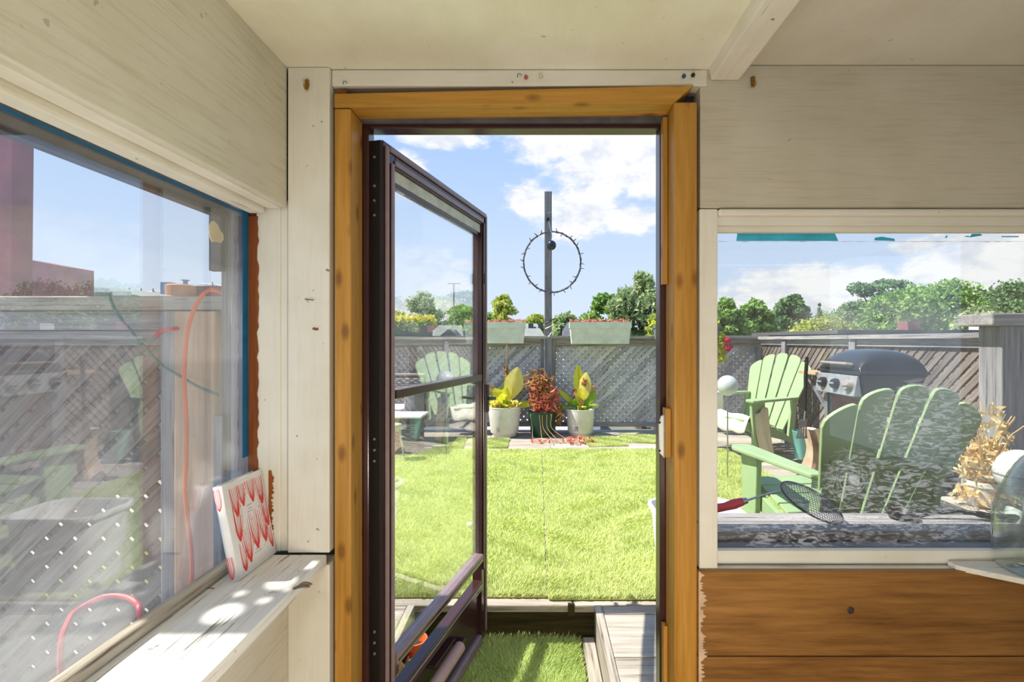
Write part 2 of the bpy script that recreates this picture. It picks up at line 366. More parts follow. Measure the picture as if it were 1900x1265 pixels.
# ------------------------------------------------------------------ builders
class MB:
    def __init__(s): s.v = []; s.f = []
    def add(s, vs, fs):
        o = len(s.v); s.v += [tuple(v) for v in vs]; s.f += [tuple(i + o for i in f) for f in fs]; return s
    def box(s, x0, x1, y0, y1, z0, z1):
        if x0 > x1: x0, x1 = x1, x0
        if y0 > y1: y0, y1 = y1, y0
        if z0 > z1: z0, z1 = z1, z0
        return s.add([(x0,y0,z0),(x1,y0,z0),(x1,y1,z0),(x0,y1,z0),(x0,y0,z1),(x1,y0,z1),(x1,y1,z1),(x0,y1,z1)],
              [(0,3,2,1),(4,5,6,7),(0,1,5,4),(1,2,6,5),(2,3,7,6),(3,0,4,7)])
    def hexa(s, bot, top):      # four bottom + four top points, counter-clockwise seen from above
        return s.add(list(bot) + list(top), [(3,2,1,0),(4,5,6,7),(0,1,5,4),(1,2,6,5),(2,3,7,6),(3,0,4,7)])
    def bar(s, a, b_, wu, wv, up=(0, 0, 1)):   # rectangular bar from a to b
        a = Vector(a); b_ = Vector(b_); d = (b_ - a).normalized(); up = Vector(up)
        u = d.cross(up)
        if u.length < 1e-4: u = d.cross(Vector((0, 1, 0)))
        u.normalize(); v = u.cross(d); u *= wu/2; v *= wv/2
        q = [a-u-v, a+u-v, a+u+v, a-u+v]; p = [x + (b_ - a) for x in q]
        return s.add(q + p, [(0,1,2,3),(7,6,5,4),(0,4,5,1),(1,5,6,2),(2,6,7,3),(3,7,4,0)])
    def tube(s, pts, r, n=8, closed=False):
        pts = [Vector(p) for p in pts]; m = len(pts); rs = r if isinstance(r, (list, tuple)) else [r]*m
        vs = []; prev = None
        for i, p in enumerate(pts):
            a = pts[(i-1) % m] if (closed or i > 0) else p; c = pts[(i+1) % m] if (closed or i < m-1) else p
            d = (c - a).normalized()
            if prev is None:
                u = d.cross(Vector((0, 0, 1)))
                if u.length < .05: u = d.cross(Vector((0, 1, 0)))
            else: u = prev - d*prev.dot(d)
            u.normalize(); prev = u; v = d.cross(u)
            for k in range(n):
                t = 2*math.pi*k/n; vs.append(p + (u*math.cos(t) + v*math.sin(t))*rs[i])
        fs = []
        for i in range(m if closed else m-1):
            j = (i+1) % m
            for k in range(n):
                fs.append((i*n+k, i*n+(k+1) % n, j*n+(k+1) % n, j*n+k))
        if not closed: fs += [tuple(range(n))[::-1], tuple((m-1)*n + k for k in range(n))]
        return s.add(vs, fs)
    def lathe(s, prof, n=32, c=(0, 0, 0), close=True):
        vs = []; fs = []; c = Vector(c)
        for r_, z in prof:
            for k in range(n):
                t = 2*math.pi*k/n; vs.append(c + Vector((r_*math.cos(t), r_*math.sin(t), z)))
        for i in range(len(prof)-1):
            for k in range(n): fs.append((i*n+k, i*n+(k+1) % n, (i+1)*n+(k+1) % n, (i+1)*n+k))
        if close:
            if prof[0][0] > 1e-4: fs.append(tuple(range(n))[::-1])
            if prof[-1][0] > 1e-4: fs.append(tuple((len(prof)-1)*n + k for k in range(n)))
        return s.add(vs, fs)
    def prism(s, poly, org, u, v, w_):      # polygon (a,b) -> org + a*u + b*v, thickened by w_
        org, u, v, w_ = Vector(org), Vector(u), Vector(v), Vector(w_); n = len(poly)
        p = [org + u*a + v*b_ for a, b_ in poly]; q = [x + w_ for x in p]
        fs = [tuple(range(n))[::-1], tuple(n + i for i in range(n))] + [(i, (i+1) % n, n+(i+1) % n, n+i) for i in range(n)]
        if u.cross(v).dot(w_) < 0: fs = [f[::-1] for f in fs]
        return s.add(p + q, fs)
    def grid(s, fn, nu, nv):
        vs = [fn(i/nu, j/nv) for i in range(nu+1) for j in range(nv+1)]
        return s.add(vs, [(i*(nv+1)+j, (i+1)*(nv+1)+j, (i+1)*(nv+1)+j+1, i*(nv+1)+j+1) for i in range(nu) for j in range(nv)])
    def build(s, name, mat, parent=None, bevel=0, smooth=False, world=False, solid=0, loc=None):
        me = bpy.data.meshes.new(name); vs = s.v
        if world and parent is not None:
            inv = xf(parent).inverted(); vs = [inv @ Vector(v) for v in vs]
        me.from_pydata(vs, [], s.f); me.update()
        me.materials.append(M[mat] if isinstance(mat, str) else mat)
        if smooth:
            me.polygons.foreach_set('use_smooth', [True]*len(me.polygons))
        o = bpy.data.objects.new(name, me); COL.objects.link(o)
        if parent is not None: o.parent = parent
        if loc is not None: o.location = loc
        if solid:
            m = o.modifiers.new('thick', 'SOLIDIFY'); m.thickness = solid; m.offset = 0
        if bevel:
            m = o.modifiers.new('edge', 'BEVEL'); m.width = bevel; m.segments = 2; m.limit_method = 'ANGLE'
        if smooth:
            try: me.set_sharp_from_angle(angle=R(40))
            except Exception: pass
        return o
def xf(o):
    mm = Matrix.LocRotScale(o.location, o.rotation_euler, o.scale)
    return xf(o.parent) @ mm if o.parent else mm
def thing(name, label, cat, loc=(0, 0, 0), rotz=0, group=None):
    o = bpy.data.objects.new(name, None); COL.objects.link(o); o.empty_display_size = .1
    o.location = loc; o.rotation_euler = (0, 0, rotz); o['label'] = label; o['category'] = cat
    if group: o['group'] = group
    return o
def tag(o, label, cat, group=None):
    o['label'] = label; o['category'] = cat
    if group: o['group'] = group
    return o
def struct(o, label=None):
    o['kind'] = 'structure'
    if label: o['label'] = label
    return o
def sroot(name, loc=(0, 0, 0), label=None):
    o = bpy.data.objects.new(name, None); COL.objects.link(o); o.location = loc
    return struct(o, label)
def raw_mesh(name, verts, tris_n, mat, parent=None, corners=3):
    """fast mesh from a numpy array of separate triangles or quads"""
    me = bpy.data.meshes.new(name); nv = len(verts); nf = nv//corners
    me.vertices.add(nv); me.vertices.foreach_set('co', verts.astype(np.float32).ravel())
    me.loops.add(nv); me.loops.foreach_set('vertex_index', np.arange(nv, dtype=np.int32))
    me.polygons.add(nf); me.polygons.foreach_set('loop_start', np.arange(0, nv, corners, dtype=np.int32))
    me.update(calc_edges=True); me.materials.append(M[mat])
    o = bpy.data.objects.new(name, me); COL.objects.link(o)
    if parent is not None: o.parent = parent
    return o
def blades(name, mat, parent, rect, z, n, h, w_, keep=None):
    x0, x1, y0, y1 = rect
    x = RNG.uniform(x0, x1, n); y = RNG.uniform(y0, y1, n)
    if keep is not None:
        k = keep(x, y); x, y = x[k], y[k]; n = len(x)
    a = RNG.uniform(0, 2*np.pi, n); hh = h*RNG.uniform(.6, 1.15, n); ln = h*RNG.uniform(.2, .9, n); la = RNG.uniform(0, 2*np.pi, n)
    dx, dy = np.cos(a)*w_/2, np.sin(a)*w_/2
    v = np.zeros((n, 3, 3)); v[:, 0] = np.stack([x-dx, y-dy, np.full(n, z)], 1); v[:, 1] = np.stack([x+dx, y+dy, np.full(n, z)], 1)
    v[:, 2] = np.stack([x+np.cos(la)*ln, y+np.sin(la)*ln, z+hh], 1)
    o = raw_mesh(name, v.reshape(-1, 3), n, mat, parent); o['kind'] = 'stuff'
    return o
def leaf_cloud(name, mat, parent, pts, size, stretch=1.8, up=.3):
    """small leaf blades scattered at given local points"""
    pts = np.asarray(pts); n = len(pts)
    u = RNG.normal(size=(n, 3)); u /= np.linalg.norm(u, axis=1)[:, None]
    t = RNG.normal(size=(n, 3)); t[:, 2] += up; v = np.cross(u, t); v /= np.linalg.norm(v, axis=1)[:, None] + 1e-9
    s_ = size*RNG.uniform(.6, 1.3, n)[:, None]
    u = u*s_*stretch/2; v = v*s_/2
    q = np.stack([pts-u, pts-v*.9-u*.1, pts+u, pts+v*.9-u*.1], 1)
    o = raw_mesh(name, q.reshape(-1, 3), n, mat, parent, 4); return o
def arc(c, r, a0, a1, n): return [(c[0] + r*math.cos(a0+(a1-a0)*i/n), c[1] + r*math.sin(a0+(a1-a0)*i/n)) for i in range(n+1)]
def clip_poly(poly, x0, x1, z0, z1):
    def cut(p, inside, inter):
        o = []
        for i in range(len(p)):
            a, c = p[i-1], p[i]
            if inside(c):
                if not inside(a): o.append(inter(a, c))
                o.append(c)
            elif inside(a): o.append(inter(a, c))
        return o
    def ix(v): return lambda a, c: (v, a[1] + (c[1]-a[1])*(v-a[0])/(c[0]-a[0]))
    def iz(v): return lambda a, c: (a[0] + (c[0]-a[0])*(v-a[1])/(c[1]-a[1]), v)
    for ins, it in ((lambda p: p[0] >= x0, ix(x0)), (lambda p: p[0] <= x1, ix(x1)), (lambda p: p[1] >= z0, iz(z0)), (lambda p: p[1] <= z1, iz(z1))):
        if not poly: return poly
        poly = cut(poly, ins, it)
    return poly
def lattice(parent, org, u, width, z0, z1, mat, pitch=.0625, sw=.041, t=.008):
    """two crossed layers of slats, each slat an object with its own long axis"""
    org = Vector(org); u = Vector(u).normalized(); up = Vector((0, 0, 1)); nrm = u.cross(up)
    h = z1 - z0; c = s = math.sqrt(.5)
    for layer in (1, -1):
        d = (c, layer*s); pn = (-layer*s, c)        # along, across
        cs = [x*pn[0] + z*pn[1] for x in (0, width) for z in (0, h)]
        k = min(cs) + pitch*.5
        while k < max(cs):
            mid = (pn[0]*k, pn[1]*k); Ln = width + h
            poly = [(mid[0] + d[0]*a*Ln + pn[0]*b_*sw/2, mid[1] + d[1]*a*Ln + pn[1]*b_*sw/2) for a, b_ in ((-2, -1), (2, -1), (2, 1), (-2, 1))]
            poly = clip_poly(poly, 0, width, 0, h)
            k += pitch*random.uniform(.985, 1.015)
            if len(poly) < 3: continue
            area = abs(sum(poly[i-1][0]*poly[i][1] - poly[i][0]*poly[i-1][1] for i in range(len(poly))))/2
            if area < .0012: continue
            cx = sum(p[0] for p in poly)/len(poly); cz = sum(p[1] for p in poly)/len(poly)
            loc = [((p[0]-cx)*d[0] + (p[1]-cz)*d[1], (p[0]-cx)*pn[0] + (p[1]-cz)*pn[1]) for p in poly]
            mb = MB().prism(loc, (0, 0, 0), (1, 0, 0), (0, 0, 1), (0, -t if layer > 0 else t, 0))
            o = mb.build('slat', mat, parent)
            X = u*d[0] + up*d[1]; Z = u*pn[0] + up*pn[1]; Yv = Z.cross(X)
            mw = Matrix((X, Yv, Z)).transposed().to_4x4(); mw.translation = org + u*cx + up*(z0+cz)
            ml = xf(parent).inverted() @ mw
            o.location = ml.to_translation(); o.rotation_euler = ml.to_euler()

# ------------------------------------------------------------------ the room
FZ, YW, DECK, PAD = .10, 1.245, .30, .165
XL, XR, YB = -.64, 2.6, -1.9
ZS = .93                      # left sill
ZC = gz(128.5, YW)            # ceiling at the door wall

fl = sroot('floor')
x = XL - .12
k = 0
while x < XR:
    MB().box(x, min(x+.137, XR), YB, YW+.12, FZ-.03, FZ).build('plank', 'floor_wood', fl, .002); x += .14
cl = sroot('ceiling')
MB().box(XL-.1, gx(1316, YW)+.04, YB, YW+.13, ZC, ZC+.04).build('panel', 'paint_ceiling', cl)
MB().box(gx(1316, YW)+.042, XR+.1, YB, YW+.13, ZC+.012, ZC+.05).build('panel', 'paint_ceiling_shaded', cl)
MB().box(XL-.25, XR+.2, YB-.1, YW+.35, ZC+.052, ZC+.10).build('roof_deck', 'dark_board', cl)
bm_ = MB().hexa([(gx(1318, YW), YB, gz(150, YW)), (gx(1371, YW), YB, gz(150, YW)), (gx(1371, YW), YW-.001, gz(150, YW)), (gx(1318, YW), YW-.001, gz(150, YW))],
          [(gx(1313, YW), YB, ZC+.011), (gx(1374, YW), YB, ZC+.011), (gx(1374, YW), YW-.001, ZC+.011), (gx(1313, YW), YW-.001, ZC+.011)])
us = sroot('sky_block', (0, 0, ZC+.1), 'added unseen block above the porch that cuts the sky light')
MB().box(XL-.2, XR+.8, YB-.1, YW+.115, ZC+.101, 4.6).build('masonry', 'brick', us, world=True)  # added mass out of view, keeps sky light off the near chair
beam = bm_.build('trim_1', 'paint_trim_y', None, .004); struct(beam, 'white painted ceiling beam running back from the door wall')

# left wall: upper plywood, wall below the sill
wl = sroot('wall_left')
ZH = gz(386, YW)              # underside of the upper ply
MB().box(XL-.018, XL, YB, YW-.006, ZH, ZC).build('upper_panel', 'paint_ply_left', wl, .003)
MB().box(XL-.018, XL+.004, YB, YW-.008, FZ, ZS-.03).build('lower_panel', 'paint_ply_left', wl)
MB().box(XL-.20, XL-.02, YB, -.55, ZS-.03, ZH+.02).build('pier', 'paint_ply_left', wl)
MB().box(XL-.19, XL-.02, YB, YW+.12, FZ-.3, ZS-.04).build('outer_sheathing', 'dark_board', wl)
MB().box(XL-.19, XL-.02, YB, YW+.12, ZH+.06, ZC).build('head_sheathing', 'dark_board', wl)
MB().box(XL-.215, XL-.192, -1.0, YW+.13, 1.797, ZC+.05).build('outer_head_board', 'dark_board', wl)
# left window
XG = -.742
w1 = sroot('window_1', (XG, .35, ZS), 'weathered left window beside the door')
W = dict(parent=w1, world=True)
def wb(name, mat, x0, x1, y0, y1, z0, z1, bevel=.002, par=None):
    return MB().box(x0, x1, y0, y1, z0, z1).build(name, mat, par or w1, bevel, world=True)
wb('head_liner', 'paint_trim_y', XL-.055, XL-.019, -.55, YW-.004, ZH-.002, ZH+.03, .004)
wb('head_stop', 'paint_trim_y', XG+.004, XL-.056, -.55, YW-.006, ZH-.016, ZH+.025, .006)
wb('pane', 'glass_left', XG-.004, XG, -.53, YW-.002, ZS+.0, ZH+.02, 0)
wb('glazing_bead', 'brown_z', XG+.001, XG+.022, YW+.003, YW+.02, ZS, ZH+.02)
wb('jamb_board', 'paint_post', XL-.082, XL-.02, YW-.002, YW+.03, ZS, ZH+.02, .003)
wb('jamb_edge', 'paint_post', XL-.022, XL-.002, YW+.001, YW+.03, ZS, ZH+.02, .003)
wb('bottom_stop', 'deck_y', XG+.001, XG+.024, -.53, YW-.02, ZS+.001, ZS+.026, .004)
t_ = wb('tape_strip', 'tape_blue', XG+.0005, XG+.0012, YW-.028, YW-.004, gz(845, YW), ZH-.01, 0)
wb('tape_strip', 'tape_blue', XG+.0005, XG+.0012, -.4, YW-.03, ZH-.0215, ZH-.0165, 0)
# bare jagged wood along the jamb board where the paint peeled
def jag(y0, y1, xa, xb, amp, seed):
    rr = random.Random(seed); p = [(xa, y0)]; n = 44
    p += [(xb + amp*(rr.random()-.5), y0 + (y1-y0)*i/n) for i in range(n+1)]
    p += [(xa, y1)]
    return p
MB().prism(jag(gz(900, YW), gz(402, YW), gx(463, YW), gx(480, YW), .006, 3), (0, YW-.0032, 0), (1, 0, 0), (0, 0, 1), (0, -.0008, 0)).build('bare_wood_edge', 'brown_z', w1, world=True)
MB().prism(jag(gz(1004, YW), gz(872, YW), gx(500, YW), gx(507, YW), .008, 5), (0, YW-.0035, 0), (1, 0, 0), (0, 0, 1), (0, -.0008, 0)).build('peeled_patch', 'brown_z', w1, world=True)
# putty blob on the pane
def on_left(px, py, x=XG+.001):
    Y = x*FPX/(px - PX); return Vector((x, Y, gz(py, Y)))
blob = [on_left(px, py) for px, py in ((390, 411), (395, 409), (402, 417), (407, 428), (412, 434), (413, 444), (408, 451), (400, 449), (392, 449), (388, 440), (386, 424))]
MB().prism([(p.y, p.z) for p in blob], (XG+.0012, 0, 0), (0, 1, 0), (0, 0, 1), (.003, 0, 0)).build('putty_blob', 'putty', w1, .001, world=True)
p_ = on_left(257, 287, XG+.03)
scr = MB().lathe([(0, 0), (.006, 0), (.006, .002), (0, .003)], 12).build('screw', 'brass', w1)
scr.location = Vector((XG+.03, p_.y, ZH-.012)) - Vector(w1.location); scr.rotation_euler = (0, R(150), 0)

# the left sill board
sl = MB().box(XL-.10, gx(612, YW), -.6, YW-.016, ZS-.028, ZS).build('trim_2', 'paint_sill', None, .004)
struct(sl, 'worn white window sill board under the left window')

# door wall
wf = sroot('wall_front', (0, YW, FZ))
def wfb(name, mat, x0, x1, z0, z1, y0=YW, y1=YW+.055, bevel=.003):
    return MB().box(x0, x1, y0, y1, z0, z1).build(name, mat, wf, bevel, world=True)
xl0, xl1 = gx(538, YW), gx(615, YW)
wfb('corner_post', 'paint_post', xl0, xl1, ZS+.001, ZC-.001, YW-.012)
wfb('corner_post', 'paint_post', xl0, xl1, FZ, ZS-.029, YW-.012)
wfb('head_strip', 'paint_trim', xl1+.001, gx(1312, YW), gz(160, YW), ZC-.002, YW-.002)
wfb('door_side_strip', 'paint_post', gx(1297, YW), gx(1331, YW), gz(1056, YW), gz(388, YW)+.0, YW-.004)
wfb('upper_panel', 'paint_ply_shaded', gx(1299, YW), XR, gz(387, YW)+.001, ZC+.011, YW)
# backing so that the gaps read dark
wfb('backing', 'dark_board', XL-.16, gx(640, YW), FZ-.3, ZC+.05, YW+.057, YW+.115, 0)
wfb('backing', 'dark_board', gx(1278, YW), gx(1326, YW), FZ-.3, ZC+.05, YW+.057, YW+.115, 0)
wfb('backing', 'dark_board', gx(640, YW), gx(1278, YW), gz(205, YW), ZC+.05, YW+.057, YW+.115, 0)
wfb('backing', 'dark_board', gx(1326, YW), XR, gz(400, YW), ZC+.05, YW+.057, YW+.115, 0)
wfb('backing', 'dark_board', gx(1326, YW), XR, FZ-.3, gz(1040, YW), YW+.057, YW+.115, 0)
# brown plywood under the right window
ZP = gz(1060, 1.225)
wfb('brown_panel', 'ply_brown', gx(1296, 1.225), XR, gz(1218, 1.225)+.0015, ZP, 1.225, 1.243, .002)
wfb('brown_panel', 'ply_brown', gx(1296, 1.225), XR, FZ, gz(1218, 1.225)-.0015, 1.225, 1.243, .002)
MB().lathe([(0, 0), (.0075, 0), (.009, .0015), (.0075, .003), (0, .003)], 16).build('knot_plug', 'ledge_dark', wf, loc=Vector(at(1578, 1132, 1.2245)) - Vector(wf.location)).rotation_euler = (R(90), 0, 0)
# bare scuffed strip at the left end of the brown panel
rr = random.Random(4)
pl = [(0, FZ-CZ)] + [(.003 + .010*abs(math.sin(i*.31)+math.sin(i*.13+1))*.6 + .012*rr.random()**3, FZ-CZ + (ZP-FZ)*i/240) for i in range(241)] + [(0, ZP-CZ)]
MB().prism(pl, (gx(1296, 1.225)+.0005, 1.2247, CZ), (1, 0, 0), (0, 0, 1), (0, -.0005, 0)).build('scuffed_edge', 'log', wf, world=True)

# rear and right ends of the porch (behind the camera): posts, and unseen openings shaped to let light in
wbk = sroot('wall_back', (0, YB, FZ))
MB().box(.9, XR, YB-.08, YB-.02, FZ+.5, ZC).build('panel', 'paint_ply_shaded', wbk, world=True)
for x0, x1 in ((XL-.1, XL+.1), (.8, .9), (XR-.1, XR+.1)):
    MB().box(x0, x1, YB-.1, YB, FZ, ZC).build('post', 'paint_post', wbk, .003, world=True)
MB().box(XL-.1, XR+.1, YB-.1, YB, FZ, FZ+.5).build('low_panel', 'paint_ply_shaded', wbk, world=True)
wrt = sroot('wall_right', (XR, 0, FZ))
MB().box(XR, XR+.1, YB, YW+.1, FZ, FZ+.5).build('low_panel', 'paint_ply_left', wrt, world=True)
MB().box(XR+.02, XR+.08, -.3, YW, FZ+.5, ZC).build('panel', 'paint_ply_left', wrt, world=True)
for y0 in (-.4, YW):
    MB().box(XR, XR+.1, y0, y0+.1, FZ+.5, ZC).build('post', 'paint_post', wrt, .003, world=True)

# right window
YG = 1.29
w2 = sroot('window_2', (.46, YG, gz(1018, YG)), 'wide right window beside the door with torn film')
def w2b(name, mat, x0, x1, y0, y1, z0, z1, bevel=.002):
    return MB().box(x0, x1, y0, y1, z0, z1).build(name, mat, w2, bevel, world=True)
XW = gx(1331, YW)
w2b('head_bead', 'paint_trim', XW, XR, YW-.012, YW+.02, gz(400, YW-.01), gz(387, YW-.01), .006)
w2b('head_board', 'paint_trim', XW, XR, YW+.006, YW+.055, gz(418, YW+.006), gz(400, YW)+.01, .002)
w2b('head_stop', 'paint_trim', XW, XR, YW+.02, YG-.002, gz(430, YW+.02), gz(418, YW+.02)+.004, .002)
w2b('pane', 'glass_right', XW+.0, XR, YG, YG+.004, gz(1030, YG), gz(424, YG), 0)
w2b('bottom_stop', 'paint_trim', XW, XR, YG-.022, YG-.001, gz(1046, YG-.02), gz(1021, YG-.02), .003)
w2b('sill_board', 'paint_sill_x', XW-.002, XR, 1.228, YG+.02, gz(1051, 1.26)-.012, gz(1048, 1.27), .003)
for xs in ([(1368, 431), (1366, 447), (1555, 447), (1549, 434), (1545, 430)], [(1622, 446), (1623, 441), (1636, 439), (1659, 443), (1660, 447)],
           [(1742, 441), (1752, 441), (1757, 436), (1757, 441)], [(1797, 441), (1822, 437), (1819, 434), (1803, 434)], [(1786, 439), (1797, 437), (1797, 440)], [(1857, 438), (1890, 438), (1889, 440), (1858, 440)]):
    MB().prism([(at(px, py, YG).x, at(px, py, YG).z) for px, py in xs], (0, YG-.0006, 0), (1, 0, 0), (0, 0, 1), (0, -.0006, 0)).build('tape_scrap', 'tape_teal', w2, world=True)
def ragged(z, seed, n=60):
    rr = random.Random(seed); return MB().prism([(XW+.02 + i*(1.3-XW)/n, z + .0006*rr.random()) for i in range(n+1)] + [(XW+.02 + i*(1.3-XW)/n, z - .0012*rr.random()**3) for i in range(n, -1, -1)],
        (0, YG-.0007, 0), (1, 0, 0), (0, 0, 1), (0, -.0003, 0))
ragged(gz(448, YG), 2).build('glue_line', 'plastic_grey', w2, world=True)

# timber door lining
dj = sroot('trim_3', (0, 1.235, FZ), 'honey coloured timber lining round the doorway')
YF = 1.235
def djb(name, mat, x0, x1, z0, z1, y0=YF, y1=1.318, bevel=.004):
    return MB().box(x0, x1, y0, y1, z0, z1).build(name, mat, dj, bevel, world=True)
djb('lining_post', 'frame_z', gx(620, YF), gx(651, YF), FZ, gz(201, YF))
djb('lining_post', 'frame_z', gx(1251, YF), gx(1294, YF), FZ, gz(189, YF))
MB().hexa([(gx(619, YF), YF, gz(199, YF)), (gx(1250, YF), YF, gz(192, YF)), (gx(1250, YF), 1.318, gz(192, YF)), (gx(619, YF), 1.318, gz(199, YF))],
          [(gx(619, YF), YF, gz(173, YF)), (gx(1289, YF), YF, gz(157, YF)), (gx(1289, YF), 1.318, gz(157, YF)), (gx(619, YF), 1.318, gz(173, YF))]).build('lining_head', 'frame_x', dj, .004, world=True)
djb('shim', 'brown_z', gx(620, YF), gx(641, YF), gz(171, YF)-.001, gz(163, YF), YF+.01, YF+.05, .001)
xr_in = gx(1251, YF)
djb('stop_strip', 'frame_z', xr_in-.014, xr_in-.001, gz(528, 1.31), gz(222, 1.31), 1.292, 1.317, .002)
djb('stop_strip', 'frame_z', xr_in-.012, xr_in-.001, FZ, gz(1155, 1.31), 1.292, 1.317, .002)
# dark frame of the storm door
df = sroot('trim_4', (0, 1.33, FZ), 'dark maroon metal frame inside the timber lining')
YD = 1.322
def dfb(name, mat, x0, x1, z0, z1, y0=YD, y1=YD+.045, bevel=.002):
    return MB().box(x0, x1, y0, y1, z0, z1).build(name, mat, df, bevel, world=True)
dfb('frame_side', 'maroon', gx(655, YD), gx(684, YD), PAD-.05, gz(224, YD))
dfb('frame_side', 'maroon', gx(1224, YD), gx(1249, YD), PAD-.05, gz(224, YD))
dfb('frame_head', 'maroon', gx(684, YD)+.0005, gx(1224, YD)-.0005, gz(238, YD), gz(222, YD))
dfb('brush_seal', 'rubber_cream', gx(690, YD), gx(1220, YD), gz(241.5, YD+.02), gz(238, YD+.02), YD+.012, YD+.02, 0)
dfb('threshold', 'maroon', gx(655, YD), gx(1249, YD), PAD-.06, PAD+.005, YD-.08, YD+.06)

# wooden block with the silver strike plate on the right lining
sb = thing('strike_block', 'small wooden block with a silver strike plate on the right door lining', 'latch block', (xr_in, 1.30, gz(850, 1.3)))
MB().box(gx(1229.5, 1.29), xr_in-.0005, 1.262, 1.292, gz(846, 1.28), gz(756, 1.28)).build('block', 'frame_z', sb, .002, world=True)
xs = gx(1229.5, 1.29)
poly = [(0, -.055), (-.010, -.045), (-.012, .03), (-.006, .052), (0, .055)]
MB().prism([(0, -.057), (.016, -.057), (.016, .057), (0, .057)], (xs-.0015, 1.268, gz(808, 1.28)), (0, 1, 0), (0, 0, 1), (.0012, 0, 0)).build('plate', 'steel', sb, .001, world=True)
MB().prism(poly, (xs-.0016, 1.272, gz(808, 1.28)), (1, 0, 0), (0, 0, 1), (0, .010, 0)).build('strike', 'plastic_white', sb, .0015, world=True)
for dz in (-.038, .036):
    MB().lathe([(0, 0), (.003, 0), (.003, .002), (0, .002)], 10).build('screw', 'black_metal', sb, loc=Vector((xs-.013, 1.2715, gz(808, 1.28)+dz)) - Vector(sb.location)).rotation_euler = (R(90), 0, 0)

# ------------------------------------------------------------------ the storm door
hx, hy = gx(706, 1.33), 1.33
fx_, fy_ = gx(903, 2.13), 2.13
DW = math.hypot(fx_-hx, fy_-hy); DA = math.atan2(fy_-hy, fx_-hx)
DZ0 = .19; DH = gz(256, 1.33) - DZ0
door = thing('storm_door', 'dark maroon storm door standing open outward with two glass panes', 'door', (hx, hy, DZ0), DA)
T = .042
def db(name, mat, x0, x1, y0, y1, z0, z1, bevel=.002, par=None):
    return MB().box(x0, x1, y0, y1, z0, z1).build(name, mat, par or door, bevel)
st_h = db('hinge_stile', 'maroon', .012, .075, 0, T, 0, DH)
db('moulding', 'maroon_light', .020, .034, -.008, -.0002, .02, DH-.012, .003, st_h); db('moulding', 'maroon_light', .050, .066, -.006, -.0002, .06, DH-.05, .003, st_h)
db('hinge_edge', 'black_edge', 0, .0115, .0, T+.002, 0, DH-.004)
for z in (.42, .45, .48, .95, .98, 1.01, DH-.21, DH-.17, DH-.13, DH-.05):
    MB().lathe([(0, 0), (.0045, 0), (.0035, .0025), (0, .003)], 10).build('rivet', 'steel', door, smooth=True, loc=(-.0002, T*.45, z)).rotation_euler = (0, R(-90), 0)
st_f = db('latch_stile', 'maroon', DW-.062, DW, 0, T, 0, DH)
db('moulding', 'maroon_light', DW-.022, DW-.006, -.006, -.0002, .02, DH-.012, .003, st_f); db('moulding', 'maroon', DW-.055, DW-.040, -.008, -.0002, .3, DH-.05, .003, st_f)
rt = db('top_rail', 'maroon', .0755, DW-.0625, 0, T, DH-.060, DH)
db('moulding', 'maroon_light', .04, DW-.02, -.007, -.0002, DH-.022, DH-.006, .003, rt); db('moulding', 'maroon_light', .07, DW-.05, -.005, -.0002, DH-.052, DH-.036, .003, rt)
db('weatherstrip', 'rubber_cream', .0757, DW-.063, .006, .02, DH-.094, DH-.0605, .001)
db('sash_head', 'maroon', .0757, DW-.063, .008, .03, DH-.108, DH-.0945, .001)
b1, b2, b3 = 1.315-DZ0, .548-DZ0, .43-DZ0
db('middle_rail', 'maroon', .076, DW-.063, -.004, .03, b1-.013, b1+.013)
r2 = db('sash_bottom_rail', 'maroon_light', .076, DW-.0625, -.010, .03, b2-.016, b2+.016, .004)
db('groove', 'maroon', .078, DW-.064, -.0115, -.0102, b2-.004, b2+.003, 0, r2)
r3 = db('kick_rail', 'maroon', .076, DW-.0625, -.006, .036, b3-.020, b3+.020, .004)
db('groove', 'maroon_light', .078, DW-.064, -.0085, -.0062, b3+.004, b3+.012, .001, r3)
db('kick_panel', 'maroon', .076, DW-.0625, .012, .03, .03, b3-.021)
db('bottom_rail', 'maroon_light', .076, DW-.0625, -.006, T, -.012, .031, .008)
db('upper_pane', 'glass_door', .0765, DW-.0635, .017, .021, b1+.0135, DH-.1085, 0)
db('lower_pane', 'glass_door', .0765, DW-.0635, .012, .016, b2+.0165, b1-.0135, 0)
# latch lever on both faces
hz_ = gz(738, 2.12) - DZ0
h_ = db('latch', 'black_metal', DW-.034, DW-.008, -.016, -.0085, hz_-.06, hz_+.06, .003)
MB().tube([(DW-.02, -.012, hz_), (DW-.02, -.045, hz_), (DW-.05, -.05, hz_+.004), (DW-.10, -.046, hz_+.012)], [.008, .008, .007, .005], 10).build('lever', 'black_metal', h_, smooth=True)
MB().tube([(DW-.02, T, hz_), (DW-.02, T+.05, hz_), (DW+.005, T+.058, hz_), (DW-.07, T+.055, hz_)], [.008, .008, .008, .005], 10).build('outer_lever', 'black_metal', h_, smooth=True)
db('latch_edge', 'black_metal', DW+.0002, DW+.012, .006, T-.006, hz_-.03, hz_+.03, .003, h_)
MB().tube([(DW+.004, T*.5, hz_), (DW+.028, T*.5-.002, hz_+.001), (DW+.05, T*.4, hz_-.004)], [.010, .012, .007], 10).build('thumb_lever', 'pole_grey', h_, smooth=True)
# screen catch high on the latch stile
db('screen_catch', 'black_metal', DW-.060, DW-.046, -.014, -.0085, gz(525, 2.05)-DZ0, gz(505, 2.05)-DZ0, .002)
